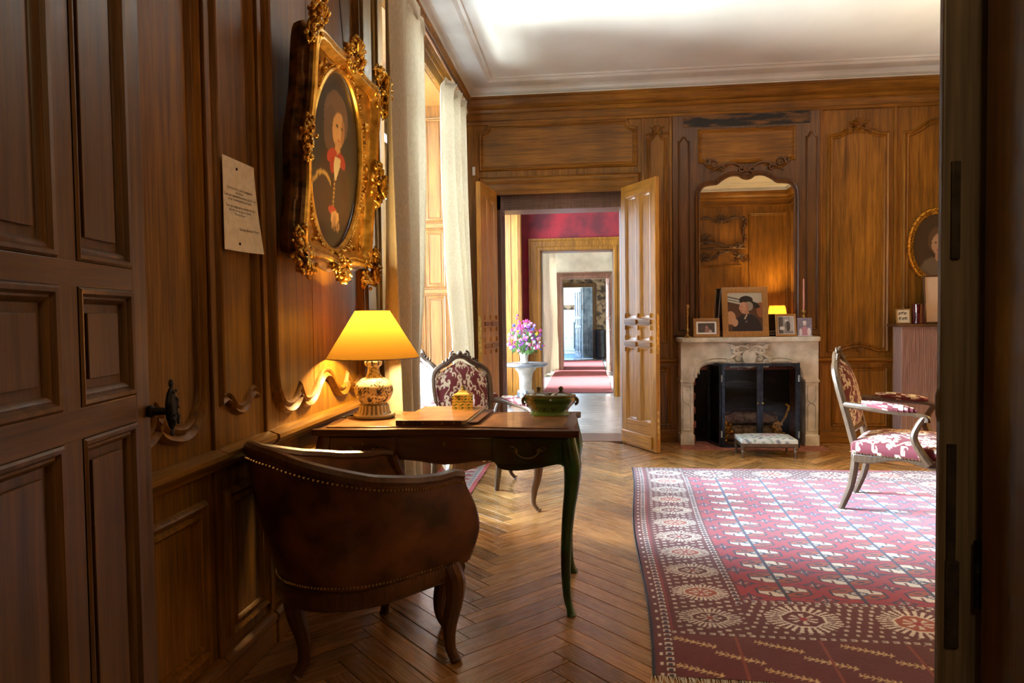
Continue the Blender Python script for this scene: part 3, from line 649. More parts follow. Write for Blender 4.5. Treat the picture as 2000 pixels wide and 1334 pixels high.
jm = MB().box((.515, .62, 0), (.60, .955, 2.45))
jm.lathe([(.0, 0), (.012, 0), (.012, 2.45), (0, 2.45)], (.527, .955, 0), 16).lathe([(0, 0), (.02, 0), (.02, 2.45), (0, 2.45)], (.575, .94, 0), 16).lathe([(0, 0), (.007, 0), (.007, 2.45), (0, 2.45)], (.545, .957, 0), 12)
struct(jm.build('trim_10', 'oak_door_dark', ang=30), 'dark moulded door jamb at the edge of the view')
# ================================================================== the rooms beyond
def shell(name, label, boxes, mat): 
    mb = MB()
    for a, b in boxes: mb.box(a, b)
    return struct(mb.build(name, mat, smooth=False), label)
wood('parquet_glare', (.36, .31, .26), (.62, .57, .51), 'x', rough=.2, coat=1, blotch=.25)  # pale base colour carries the window glare on this floor
noisy('stone_floor', (.42, .42, .40), (.56, .56, .54), 3, .25, coat=.5)
shell('floor_red_room', 'polished parquet in the red room, window glare painted into its colour', [((-1.5, 7.0, -.08), (3.0, 10.3, -.001))], 'parquet_glare')
shell('floor_far_rooms', 'pale stone floor under the red runner', [((-1.6, 10.3, -.08), (3.0, 19.7, -.001))], 'stone_floor')
shell('floor_last_room', 'blue carpeted floor of the last room', [((-1.6, 19.7, -.08), (3.0, 23.2, -.001))], 'blue_floor')
shell('ceiling_far_rooms', 'plaster ceiling of the rooms beyond', [((-1.7, 6.96, 3.38), (3.0, 23.2, 3.48))], 'plaster')
shell('wall_enfilade_right', 'far side wall of the rooms beyond', [((2.6, 6.95, 0), (2.75, 23.2, 3.38))], 'pale_paper')
shell('wall_red_room_left', 'window wall of the red room', [((-1.5, 6.95, 0), (-.97, 7.45, 3.38)), ((-1.5, 10.0, 0), (-.97, 10.25, 3.38)), ((-1.5, 7.45, 2.95), (-.97, 10.0, 3.38)), ((-1.5, 7.45, 0), (-1.3, 10.0, .3))], 'red_velvet')
rv = shell('trim_11', 'light oak shutter lining the window of the red room', [((-1.5, 9.955, 0), (-.965, 10.0, 2.95))], 'oak_light')
for x in (-1.40, -1.25, -1.105, -1.0): MB().box((x-.006, 9.942, .1), (x+.006, 9.957, 2.9)).build('shutter_stile', 'oak_light', rv, bevel=.003)
MB().box((-.985, 9.9, 0), (-.945, 10.02, 2.98)).build('casing', 'oak_wall', rv, bevel=.008)
def partition(nm, label, Y, x0, x1, z, mat, cas_w=.12, cas_mat='oak_wall', th=.35):
    shell(nm, label, [((-1.7, Y, 0), (x0, Y+th, 3.38)), ((x1, Y, 0), (2.7, Y+th, 3.38)), ((x0, Y, z), (x1, Y+th, 3.38))], mat)
    fr_ = frame((0, Y, 0), (1, 0, 0), (0, 0, 1), (0, -1, 0))
    mb = MB().mould(fr_, [(x0, 0), (x0, z), (x1, z), (x1, 0)], [(.012, -.03), (.012, .02), (0, .03), (-cas_w*.2, .03), (-cas_w*.3, .018), (-cas_w*.75, .022), (-cas_w*.85, .04), (-cas_w, .04), (-cas_w, 0)], closed=False)
    return mb, fr_
mb, fr_ = partition('wall_red', 'crimson velvet wall above the second doorway', 10.25, -.70, .40, 2.19, 'red_velvet', .165)
c2 = struct(mb.build('trim_12', 'oak_wall', ang=30), 'oak casing of the second doorway')
struct(MB().box((-.74, 10.29, 0), (-.675, 10.60, 2.19)).box((.38, 10.29, 0), (.44, 10.60, 2.19)).box((-.70, 10.29, 2.17), (.40, 10.6, 2.2)).build('trim_13', 'oak_door_dark', bevel=.006), 'oak lining of the second doorway')
MB().box((-.97, 10.22, 0), (-.86, 10.25, 1.0)).build('dado', 'oak_wall', c2, bevel=.004)
mb, fr_ = partition('wall_pale', 'faded cream wallpaper over the third doorway', 15.2, -.55, .42, 2.03, 'pale_paper', .13, 'oak_jamb')
struct(mb.build('trim_14', 'oak_jamb', ang=30), 'brown casing of the third doorway')
struct(MB().box((-.60, 15.24, 0), (-.54, 15.54, 2.03)).box((.41, 15.24, 0), (.46, 15.54, 2.03)).build('trim_15', 'oak_jamb', bevel=.006), 'lining of the third doorway')
mb, fr_ = partition('wall_brown', 'brown patterned wallpaper around the last doorway', 19.5, -.68, .15, 2.02, 'brown_paper', .10, 'oak_door_dark', .25)
struct(mb.build('trim_16', 'oak_door_dark', ang=30), 'dark casing of the last doorway')
shell('wall_third_room_left', 'window wall of the third room', [((-1.6, 10.6, 0), (-1.05, 11.4, 3.38)), ((-1.6, 13.5, 0), (-1.05, 14.35, 3.38)), ((-1.6, 11.4, 2.9), (-1.05, 13.5, 3.38)), ((-1.6, 14.35, 2.9), (-1.05, 15.2, 3.38)), ((-1.6, 15.1, 0), (-1.05, 15.2, 3.38))], 'pale_paper')
shell('wall_fourth_room_left', 'window wall of the fourth room', [((-1.6, 15.55, 0), (-1.05, 16.3, 3.38)), ((-1.6, 18.0, 0), (-1.05, 19.5, 3.38)), ((-1.6, 16.3, 2.9), (-1.05, 18.0, 3.38))], 'brown_paper')
# last room wallpaper wall: cream above, a border, pale blue below
lw = shell('wall_last', 'cream and pale blue papered wall of the last room', [((-1.7, 22.0, 0), (2.7, 22.2, 3.38)), ((-1.7, 19.75, 0), (-1.6, 20.0, 3.38)), ((-1.7, 21.7, 0), (-1.6, 22.1, 3.38))], 'pale_paper')
m, n, l, b = nt('blue_sprig_paper')
vo = n.new('ShaderNodeTexVoronoi'); vo.inputs['Scale'].default_value = 5.5; tc = n.new('ShaderNodeTexCoord'); l.new(tc.outputs['Object'], vo.inputs[0])
r = ramp(n, [(.10, (.22, .36, .50)), (.2, (.56, .72, .82))]); l.new(vo.outputs['Distance'], r.inputs[0]); l.new(r.outputs[0], b.inputs['Base Color']); setp(b, rough=.8)
MB().box((-1.7, 21.985, .1), (2.7, 22.0, 1.40)).build('lower_paper', 'blue_sprig_paper', lw, smooth=False)
MB().box((-1.7, 21.98, 1.40), (2.7, 22.0, 1.55)).build('paper_border', 'brown_paper', lw, smooth=False)
MB().box((-.44, 21.97, .15), (-.415, 22.0, 1.02)).build('pipe', 'black_iron', lw, smooth=False)
# door leaves further down
def small_leaf(name, label, p, q, H, mat, cols=2):
    d = Vector((q[0]-p[0], q[1]-p[1])); L = d.length
    o = bpy.data.objects.new(name, None); COL.objects.link(o); o.location = (p[0], p[1], .01); o.rotation_euler = (0, 0, atan2(d.y, d.x)); o['kind'] = 'structure'; o['label'] = label
    MB().box((0, -.016, 0), (L, .016, H)).build('door_board', mat, o, bevel=.003)
    for s in (-1, 1):
        f = frame((0, s*.016, 0), (1, 0, 0), (0, 0, 1), (0, s, 0))
        for c in range(cols):
            a = .06+c*(L-.12)/cols+.012; b_ = .06+(c+1)*(L-.12)/cols-.012
            for z0, z1 in ((.15, .85), (.93, 1.1), (1.18, H-.12)):
                MB().mould(f, rect(a, z0, b_, z1), [(.014, 0), (.012, .012), (.002, .014), (-.012, .006), (-.016, 0)]).build('panel_moulding', mat, o, ang=40)
    return o
small_leaf('door_5', 'blue grey door leaf half closing the last doorway', (.14, 19.46), (-.14, 19.40), 1.99, 'blue_grey_paint')
small_leaf('door_6', 'pale blue door leaf ajar in the last room', (-.17, 19.75), (-.36, 20.15), 1.99, 'blue_grey_paint')
small_leaf('door_7', 'brown door leaf standing open at the third doorway', (.44, 15.15), (.50, 14.6), 2.0, 'oak_jamb')
# runner
rn = MB().grid(lambda u, v: (-.71+1.09*u, 10.72+7.9*v, .008+.002*sin(v*40)), 4, 60)
tag(rn.build('carpet_runner', 'runner_red'), 'long plain red runner leading through the rooms beyond', 'carpet')
ck = MB().lathe([(0, 0), (.13, 0), (.13, .05), (.16, .06), (.16, .72), (.17, .74), (.17, .80), (.10, .82), (0, .83)], (0, 0, 0), 20)
tag(ck.build('waste_drum', 'black_iron', loc=(.34, 19.2, 0)), 'dark drum standing against the brown wallpaper far down the rooms', 'drum')

# curtains --------------------------------------------------------
def drape(name, label, P0, P1, z0, z1, folds, amp, mat, pinch=None, th=.004, seed=0, nv=40):
    """a hanging curtain between plan points P0 and P1 at the top; pinch(v)->(width factor, shift) with v 0 at the hem"""
    r_ = random.Random(seed); ph = [r_.uniform(0, 6.28) for _ in range(4)]
    A = Vector((*P0, 0)); D = Vector((P1[0]-P0[0], P1[1]-P0[1], 0)); L = D.length; D.normalize(); Nn = Vector((D.y, -D.x, 0))
    def fn(u, v):
        wf, sh = pinch(v) if pinch else (1, 0)
        s = L*(.5+(u-.5)*wf)+sh
        a = amp*(.55+.45*(1-v))*min(1.3, 1/max(wf, .3))
        off = a*(sin(u*folds*2*pi+ph[0]+.5*sin(v*2+ph[1]))+.35*sin(u*folds*4.3*pi+ph[2]+v*1.3))
        p = A+D*s+Nn*off; return (p.x, p.y, z0+(z1-z0)*v)
    mb = MB().grid(fn, int(folds*26), nv)
    o = mb.build(name, mat, ang=180, fix=False)
    so = o.modifiers.new('thickness', 'SOLIDIFY'); so.thickness = th
    return o
def curtain_thing(label, P0, P1, folds, amp, pinch, seed, z0=.0, z1=3.02):
    t = thing('curtain', label, 'curtain', (P0[0], P0[1], 0))
    c = drape('cloth', '', (0, 0), (P1[0]-P0[0], P1[1]-P0[1]), z0+.012, z1, folds, amp, 'curtain_linen', pinch, seed=seed); c.parent = t
    hd = drape('heading_tape', '', (0, 0), (P1[0]-P0[0], P1[1]-P0[1]), z1-.09, z1+.02, folds, amp*.55, 'curtain_linen', (lambda v: (pinch(1)[0], pinch(1)[1])), .008, seed, 3); hd.parent = t
    return t
def far_p(v):
    w = float(np.interp(v, [0, .2, .35, .5, .75, .97, 1], [.60, .55, .62, .82, .97, .97, .80])); return (w, .43*(1-w))
def near_p(v):
    w = float(np.interp(v, [0, .15, .3, .45, .7, 1], [.70, .62, .60, .78, .96, 1])); return (w, -.46*(1-w))
curtain_thing('long linen curtain hanging behind the desk lamp', (-.975, 3.33), (-.985, 4.20), 2.7, .048, near_p, 4)
curtain_thing('white linen curtain at the far side of the salon window', (-1.05, 5.06), (-1.02, 5.92), 3.2, .05, far_p, 5)
rod = thing('curtain_rod', 'wooden curtain rod along the top of the salon window', 'curtain rod', (-1.03, 4.9, 3.075))
MB().tube([(0, -1.2, 0), (0, 1.05, 0)], .016, 12).build('pole', 'walnut', rod)
for y in (-1.2, 1.05): MB().ball((0, y, 0), .03, 10, 6).build('finial', 'walnut', rod)
for y in (-1.1, .98): MB().box((-.15, y-.012, -.012), (0, y+.012, .012)).build('bracket', 'walnut', rod, bevel=.003)
c3 = thing('curtain', 'cream curtain gathered back in the room with the red runner', 'curtain', (-.93, 13.5, 0))
c_ = drape('cloth', '', (0, 0), (.24, 1.45), .03, 2.85, 4, .06, 'curtain_linen', lambda v: (1-.4*math.exp(-((v-.32)/.16)**2), .1*math.exp(-((v-.32)/.16)**2)), seed=9); c_.parent = c3
MB().tube([(-.02, .35, 1.02), (.08, .55, .93), (.09, .85, .92), (0, 1.15, 1.05)], .015, 6).build('tie_back', 'linen', c3)
MB().box((-1.09, YF-.012, 2.57), (-1.065, YF, 2.65)).build('sensor', 'white_paint')
tag(bpy.data.objects['sensor'], 'tiny white box fixed beside the curtain head on the oak wall', 'sensor')

# round garden table with flowers in the red room
gt = thing('pedestal_table', 'round zinc-topped pedestal table in the red room', 'table', (-.815, 8.95, 0))
MB().lathe([(0, .55), (.27, .55), (.295, .56), (.30, .575), (.295, .592), (.27, .585), (0, .583)], (0, 0, 0), 40).build('table_top', 'zinc', gt)
MB().lathe([(0, .06), (.085, .06), (.08, .2), (.085, .40), (.10, .47), (.14, .52), (.15, .55), (0, .55)], (0, 0, 0), 24).build('column', 'stone', gt)
for i in range(3):
    a = i*2.094+.6
    p = smoothpath([(.07*cos(a), .07*sin(a), .22), (.12*cos(a), .12*sin(a), .15), (.19*cos(a), .19*sin(a), .09), (.27*cos(a), .27*sin(a), .035)], 5)
    MB().tube(p, [.035+.01*sin(j) for j in range(len(p))], 8).build('foot', 'zinc', gt)
va = MB().lathe([(0, 0), (.055, 0), (.06, .01), (.05, .05), (.06, .12), (.065, .14), (.058, .14), (.045, .06), (0, .05)], (0, 0, 0), 24)
tag(va.build('vase', 'porcelain', loc=(-.83, 8.93, .5925)), 'small white vase holding the bouquet on the round table', 'vase')
bq = thing('flower_bouquet', 'loose bouquet of pink, violet, white and yellow blossoms', 'flowers', (-.83, 8.93, .70))
fc = {'pink': (.72, .08, .30), 'rose': (.80, .36, .45), 'violet': (.36, .10, .50), 'white': (.82, .82, .84), 'yellow': (.88, .58, .04), 'blue': (.12, .14, .55)}
for nm, c in fc.items(): noisy('petal_'+nm, tuple(x*.7 for x in c), c, 30, .6)
st = MB(); groups = {k: MB() for k in fc}
for i in range(190):
    ph = random.uniform(0, 6.283); el = random.uniform(-.25, 1.45); R = random.uniform(.12, .26)*(1.1 if el < 1 else 1.05)
    p = Vector((R*cos(ph)*cos(el)*.95, R*sin(ph)*cos(el)*.8, .14+R*sin(el)*1.15))
    if random.random() < .25: st.tube([(0, 0, .02), tuple(p*.5+Vector((0, 0, .02))), tuple(p)], .0022, 4)
    k = random.choices(list(fc), (5, 4, 4, 3.4, 1, 1.2))[0]; r = random.uniform(.012, .024)
    for j in range(4):
        a = j*pi/2+ph; groups[k].ball((p.x+r*.6*cos(a), p.y+r*.35*sin(a+.5), p.z+r*.6*sin(a)), (r*.62, r*.5, r*.62), 5, 4)
for q in ((-.08, 0, .52), (-.09, 0, .48), (-.06, .02, .44), (.0, 0, .44)): groups['pink'].ball(q, .016, 6, 4)
for k, mb in groups.items(): mb.build('blossoms_'+k, 'petal_'+k, bq)['kind'] = 'stuff'
lf = MB()
for i in range(60):
    ph = random.uniform(0, 6.283); R = random.uniform(.05, .2); lf.ball((R*cos(ph), R*sin(ph)*.8, random.uniform(.03, .3)), (.02, .006, .03), 5, 4)
lf.build('leaves', 'leaf_green', bq)['kind'] = 'stuff'; st.build('stems', 'leaf_green', bq)['kind'] = 'stuff'

# ================================================================== fireplace
fb = MB().box((.90, YF+.35, 0), (2.05, YF+.62, 1.2)).box((.80, YF+.0, -.02), (2.1, YF+.36, .0)).box((.90, YF+.02, .82), (2.05, YF+.62, 1.3))
fbx = struct(fb.build('wall_firebox', 'soot', smooth=False), 'sooty back of the fireplace')
# brick lining of the firebox cheeks, brick by brick
bk = MB().box((-.045, -.10, -.031), (.045, .10, .031)).build('brick', 'brick_red', fbx, bevel=.004, seg=1, smooth=False); bme = bk.data; bpy.data.objects.remove(bk)
for s, x in ((0, .947), (1, 2.003)):
    for r in range(12):
        for c in range(3):
            y = YF-.06+.05+c*.21+(.10 if r % 2 else 0)
            if y > YF+.36: continue
            lk('brick', bme, fbx, (x+random.uniform(-.003, .003), y, .045+r*.066))
bk2 = MB().box((-.031, -.05, -.10), (.031, .05, .10)).build('brick', 'brick_red', fbx, bevel=.004, seg=1, smooth=False); bme2 = bk2.data; bpy.data.objects.remove(bk2)
for i in range(15): lk('brick', bme2, fbx, (1.01+i*.0665, YF+.03, .78+random.uniform(-.003, .003)))
man = thing('fireplace_mantel', 'carved cream stone mantelpiece around the hearth', 'fireplace', (1.45, 6.6, 0))
MX0, MX1, MY = -.625, .63, -.19        # local extents, front face
def outer_rect(): return None
# shelf
sh = smoothpath([(MX0, -.17), (MX0+.03, -.24), (MX0+.12, -.245), (MX0+.3, -.225), (0, -.255), (MX1-.3, -.225), (MX1-.12, -.245), (MX1-.03, -.24), (MX1, -.17)], 4)
MB().prism([(MX0, .0)]+sh+[(MX1, 0)], FP, .945, .99).build('shelf', 'stone', man, bevel=.012, seg=3)
FMn = frame((0, MY, 0), (1, 0, 0), (0, 0, 1), (0, -1, 0))
arch = [(-.475, .60), (-.47, .65), (-.44, .70), (-.38, .735), (-.30, .748), (-.2, .742), (-.12, .725), (-.05, .715), (0, .712)]
ar = smoothpath(arch, 4); ar = ar+[(-u, v) for u, v in ar[::-1][1:]]
fz = [(MX0+.02, .945), (MX0+.02, .60)]+ar+[(MX1-.02, .60), (MX1-.02, .945)]
MB().prism(fz, FMn, -.19, .0).build('frieze', 'stone', man, bevel=.006)
MB().mould(FMn, [(u, v+.022) for u, v in ar], [(-.016, 0), (-.014, .012), (0, .018), (.014, .010), (.018, 0)], closed=False).build('arch_moulding', 'stone', man, ang=40)
MB().mould(FMn, [(u*.93, v+.055) for u, v in ar], [(-.006, 0), (0, .008), (.006, 0)], closed=False).build('arch_moulding', 'stone', man, ang=40)
for s, x0, x1 in ((-1, MX0+.02, MX0+.135), (1, MX1-.135, MX1-.02)):
    MB().box((x0, MY, 0), (x1, 0, .602)).build('leg', 'stone', man, bevel=.008)
    MB().box((x0-.006, MY-.012, 0), (x1+.006, 0, .10)).build('plinth', 'stone', man, bevel=.006)
    MB().box((x0-.006, MY-.012, .575), (x1+.006, 0, .605)).build('capital', 'stone', man, bevel=.008)
    xm = (x0+x1)/2; o_ = [(xm-.035, .14), (xm+.035, .14)]+[(xm+.035-.07*i/8, .36+.03*sin(pi*i/8)) for i in range(9)]
    MB().mould(FMn, o_, [(.006, 0), (.004, .008), (-.004, .008), (-.007, 0)]).build('leg_panel', 'stone', man, ang=40)
    o_ = [(xm-.035, .42)]+[(xm-.035+.07*i/8, .42-.03*sin(pi*i/8)) for i in range(1, 9)]+[(xm+.035, .55), (xm-.035, .55)]
    MB().mould(FMn, o_, [(.006, 0), (.004, .008), (-.004, .008), (-.007, 0)]).build('leg_panel', 'stone', man, ang=40)
cr = MB()
ht = [(0, .715), (-.05, .77), (-.062, .82), (-.045, .86), (-.015, .865), (0, .85), (.015, .865), (.045, .86), (.062, .82), (.05, .77)]
cr.prism(smoothpath(ht+[ht[0]], 3)[:-1], FMn, 0, .030)
for s in (-1, 1):
    for (u, v, r, t_, st_, sg) in ((.155, .755, .032, 1.5, .2, 1), (.11, .865, .03, 1.3, 2.2, -1), (.15, .90, .02, 1.2, 1, 1), (.10, .80, .022, 1.1, 3, 1)):
        p = spiral((s*u, v), r, t_, (st_ if s > 0 else pi-st_), sg*s); cr.tube([FMn(a, b, .016) for a, b in p], [.014*(1-.4*i/len(p)) for i in range(len(p))], 6)
    for P_ in ([(.0, .71), (.06, .735), (.11, .73), (.17, .72)], [(.02, .90), (.07, .91), (.12, .895), (.19, .93)], [(.06, .81), (.12, .83), (.165, .80), (.2, .79)], [(.05, .86), (.11, .84), (.16, .86)]):
        q = smoothpath([(s*a, b) for a, b in P_], 5); cr.tube([FMn(a, b, .014) for a, b in q], [.017*sin(pi*(.1+.85*i/len(q))) for i in range(len(q))], 6)
for i in range(5): a = pi/2+(i-2)*.45; cr.tube([FMn(.05*t*cos(a), .88+.055*t*sin(a), .008+.012*t) for t in (.1, .5, 1)], [.006, .010, .008], 6)
cr.build('carving', 'stone', man, ang=60)
hearth = MB().box((-.62, -.42, -.01), (.64, -.0, .004)); struct(hearth.build('trim_17', 'brick_red', bevel=.002, loc=(1.45, 6.6, 0)), 'dark red hearth slab under the fire screen')
# glazed fire screen: centre doors and two folded wings
fs = thing('fire_screen', 'black steel fire screen with glass doors before the hearth', 'fire screen', (1.52, 6.30, .004))
def scr(nm, p, q, h, par):
    d = Vector((q[0]-p[0], q[1]-p[1])); L = d.length; fr_ = frame((p[0], p[1], 0), (d.x/L, d.y/L, 0), (0, 0, 1), (d.y/L, -d.x/L, 0))
    mb = MB().mould(fr_, rect(0, .0, L, h), [(0, -.011), (0, .011), (-.026, .011), (-.026, -.011), (0, -.011)]); o_ = mb.build(nm, 'blue_black_steel', par, ang=30)
    MB().prism(rect(.02, .02, L-.02, h-.02), fr_, -.0015, .0015).build('glass', 'screen_glass', o_, smooth=False)
    return o_
scr('door', (-.33, 0), (0, 0), .755, fs); scr('door', (.001, 0), (.33, 0), .755, fs)
scr('wing', (-.405, .235), (-.333, .0), .755, fs); scr('wing', (.333, 0), (.40, .22), .755, fs)
for x in (-.333, .333):
    for z in (.12, .62): MB().lathe([(0, z-.03), (.008, z-.03), (.008, z+.03), (0, z+.03)], (x, -.012, 0), 10).build('hinge', 'zinc', fs)
for s in (-1, 1): MB().ball((s*.022, -.022, .40), .010, 8, 6).build('knob', 'brass', fs)
# grate, logs and gilt firedogs behind the glass
gr = thing('log_basket', 'wrought iron fire grate with curved bars behind the glass', 'grate', (1.50, 6.62, .0))
for z, b_ in ((.42, .05), (.30, .05)):
    p = smoothpath([(-.36, 0, z-.05), (-.2, 0, z-.045), (-.1, 0, z), (.1, 0, z), (.2, 0, z-.045), (.36, 0, z-.05)], 4); MB().tube(p, .007, 6).build('bar', 'black_iron', gr)
for x in (-.36, .36): MB().tube([(x, 0, 0), (x, 0, .42)], .009, 6).build('post', 'black_iron', gr)
for i, (x, y, z, a, r) in enumerate(((-.05, 6.665, .075, .03, .07), (.02, 6.825, .08, -.03, .075), (-.02, 6.745, .205, .05, .06))):
    lg = MB().lathe([(0, -.30), (r*.95, -.30), (r, -.28), (r*.97, .28), (r*.9, .30), (0, .30)], (0, 0, 0), 14, 'x'); o_ = lg.build('firewood_log', 'log', loc=(1.50+x, y, z)); o_.rotation_euler = (0, 0, a)
    tag(o_, ['split log at the front of the fireplace', 'dark log at the back of the fireplace', 'thinner log lying on top of the other two'][i], 'log', 'logs in the hearth')
for s, lab in ((-1, 'gilt scrolled firedog on the side nearer the double doors'), (1, 'gilt firedog with a raised scroll nearer the armchair')):
    t = thing('firedog', lab, 'firedog', (1.50+s*.20-(.05 if s < 0 else 0), 6.42, 0), 0, 'gilt firedogs')
    MB().box((-.07, -.04, .0), (.07, .04, .03)).build('base', 'gilt_dark', t, bevel=.008)
    mb = MB(); r_ = random.Random(4+s)
    for i in range(22): a = r_.uniform(0, 6.28); R = r_.uniform(.01, .06); mb.ball((R*cos(a), R*.4*sin(a), .04+r_.uniform(0, .17)), r_.uniform(.012, .028), 6, 5)
    for i in range(4): p = spiral((r_.uniform(-.05, .05), .07+.04*i), .035, 1.4, i*1.7, 1); mb.tube([(a, -.03, b) for a, b in p], .008, 6)
    mb.build('figure', 'gilt', t, ang=60)
    if s > 0: MB().tube(smoothpath([(.02, 0, .18), (.06, 0, .24), (.09, 0, .31), (.10, 0, .36), (.07, 0, .38)], 4), .011, 8).build('scroll', 'gilt', t)
    else: MB().tube(smoothpath([(-.03, 0, .18), (-.05, 0, .22), (-.02, 0, .245)], 4), .011, 8).build('scroll', 'gilt', t)
fpl = MB().box((-.30, 0, 0), (.30, .03, .48)); fpl.prism([(-.30+.6*i/10, .48+.06*sin(pi*i/10)) for i in range(11)], frame((0, .0, 0), (1, 0, 0), (0, 0, 1), (0, 1, 0)), 0, .03)
tag(fpl.build('fireback', 'soot', bevel=.006, loc=(1.49, YF+.31, .002)), 'black cast iron fireback standing behind the logs', 'fireback')
# ================================================================== woven patterns
def damask_mask(u, v):
    P, Q = .27, .34; u = u*1.28; v = v*1.28
    col = np.floor(u/P+.5); v = v+(np.mod(col, 2))*Q/2
    x = np.abs(np.mod(u+P/2, P)-P/2); y = np.mod(v+Q/2, Q)-Q/2
    r = np.hypot(x, y*.85); th = np.arctan2(x, y)
    m = (r < .042*(.62+.38*np.abs(np.cos(4*th)))) & (np.abs(r-.022) > .0035)
    m |= (r > .050) & (r < .076) & (np.cos(9*th) > .05)
    for cx, cy, R, sg, off in ((.072, .062, .042, 1, 0), (.085, -.075, .05, -1, 1), (.045, .125, .034, -1, 2), (.03, -.128, .03, 1, .5), (.115, .015, .03, 1, 1.5), (.12, .145, .032, 1, .3)):
        rr = np.hypot(x-cx, y-cy); t2 = np.arctan2(y-cy, x-cx)
        m |= (rr < R) & (np.cos(t2*sg-np.log(rr/.008+.02)*2.3+off) > .12)
    m |= (np.abs(x-(.062+.03*np.sin(y*2*np.pi/Q*2))) < .005)
    return m
CREAM = np.array((.66, .55, .40)); BURG = np.array((.135, .010, .014))
def damask_cols(uv):
    u = np.array([p[0] for p in uv]); v = np.array([p[1] for p in uv])
    m = damask_mask(u, v)[:, None]
    return np.where(m, CREAM, BURG)

# ================================================================== armchairs
def fauteuil(name, label, loc, rz, group):
    t = thing(name, label, 'armchair', loc, rz, group)
    wd = 'beech'
    # seat cushion with its fabric side
    def plan(s, q):           # s,q in -1..1 -> plan position
        hw = .285-.035*(q+1)/2; y = -.27+.51*(q+1)/2-.03*(1-s*s)*(1-(q+1)/2)
        return s*hw, y
    N_ = 116; mb = MB(); uv = []
    def fn(a, b):
        s, q = 2*a-1, 2*b-1; e = .87
        sc, qc = max(-1, min(1, s/e)), max(-1, min(1, q/e)); x, y = plan(sc, qc)
        drop = max(0, max(abs(s), abs(q))-e)/(1-e)
        z = .418+.050*(1-abs(sc)**3)*(1-abs(qc)**3)-drop*.075
        ox = (1 if s > 0 else -1)*.010*sin(pi*min(1, drop)) if abs(s) >= abs(q) and drop > 0 else 0
        oy = (1 if q > 0 else -1)*.010*sin(pi*min(1, drop)) if abs(q) > abs(s) and drop > 0 else 0
        uv.append((s*.33, q*.33)); return (x+ox, y+oy, z)
    mb.grid(fn, N_, N_); mb.build('seat', 'damask', t, cols=damask_cols(uv), ang=80, fix=False)
    # rails
    def rail(p, q, nm, dip=.03):
        d = Vector((q[0]-p[0], q[1]-p[1])); L = d.length; f = frame((p[0], p[1], 0), (d.x/L, d.y/L, 0), (0, 0, 1), (d.y/L, -d.x/L, 0))
        low = [(L*i/14, .300+.022*sin(pi*i/14)-.012*sin(3*pi*i/14)) for i in range(15)]
        MB().prism(low+[(L, .350), (0, .350)], f, -.022, .012).build(nm, wd, t, bevel=.006)
        nl = MB()
        for i in range(int(L/.018)): nl.ball(f(.009+i*.018, .354, .016), .0055, 5, 4)
        k = nl.build('nail_heads', 'brass', t); k['kind'] = 'stuff'
    rail((-.285, -.285), (.285, -.285), 'front_rail'); rail((-.245, .235), (-.29, -.275), 'side_rail'); rail((.29, -.275), (.245, .235), 'side_rail'); rail((.245, .238), (-.245, .238), 'rear_rail')
    for s in (-1, 1):
        p = smoothpath([(s*.262, -.262, .345), (s*.282, -.285, .30), (s*.280, -.284, .22), (s*.262, -.268, .12), (s*.258, -.264, .05), (s*.275, -.282, .012), (s*.285, -.292, .0)], 5)
        n_ = len(p); MB().tube(p, [max(.012, .036-.024*min(1, i/(n_*.72))+(.009 if i > n_*.88 else 0)) for i in range(n_)], 10).build('leg', wd, t)
        p = smoothpath([(s*.225, .225, .35), (s*.228, .232, .26), (s*.230, .250, .15), (s*.232, .285, .05), (s*.234, .305, .0)], 5)
        n_ = len(p); MB().tube(p, [.026-.010*i/n_ for i in range(n_)], 10).build('leg', wd, t)
    # back: frame, pads on both faces
    a = radians(14); fb_ = frame((0, .225, .335), (1, 0, 0), (0, sin(a), cos(a)), (0, -cos(a), sin(a)))
    half = [(-.190, .0), (-.188, .14), (-.196, .30), (-.202, .42), (-.192, .50), (-.150, .545), (-.09, .575), (-.04, .612), (0, .622)]
    hp = smoothpath(half, 5); out = hp+[(-u, v) for u, v in hp[::-1][1:]]
    MB().tube([fb_(u, v, 0) for u, v in out], .024, 8, flat=(1, .8, fb_(0, 0, 1))).build('back_frame', wd, t)
    MB().tube([fb_(u, .145, 0) for u in (-.188, 0, .188)], .020, 8).build('back_rail', wd, t)
    cb = MB()
    for s in (-1, 1):
        pth = spiral((s*.045, .625), .026, 1.2, pi/2, -s); cb.tube([fb_(u, v, .014) for u, v in pth], .008, 6)
        for i in range(3): cb.ball(fb_(s*(.07+.025*i), .607-.012*i, .016), .012-.002*i, 6, 5)
    cb.ball(fb_(0, .635, .014), .02, 8, 6); cb.build('crest_carving', wd, t, ang=60)
    sil = [(abs(u), v) for u, v in hp]
    def hw_at(v):
        vs_ = [q[1] for q in sil]; us = [q[0] for q in sil]; return float(np.interp(v, vs_, us))
    for sgn, nm, dep in ((1, 'back_pad', .055), (-1, 'back_panel', .022)):
        uv = []; mb = MB()
        def fn(a_, b_):
            s = 2*a_-1; q = 2*b_-1
            x = s*.17
            topv = .585-.10*abs(s)**2.2; v = .155+(topv-.155)*b_
            lim = max(.02, hw_at(v)-.022); x = s*lim if lim < .30 else x
            w = sgn*(.006+dep*(1-abs(s)**3.2)*(1-abs(q)**3.2)); uv.append((s*.235, v-.37)); return fb_(x, v, w)
        mb.grid(fn, 100, 106); mb.build(nm, 'damask', t, cols=damask_cols(uv), ang=80, fix=False)
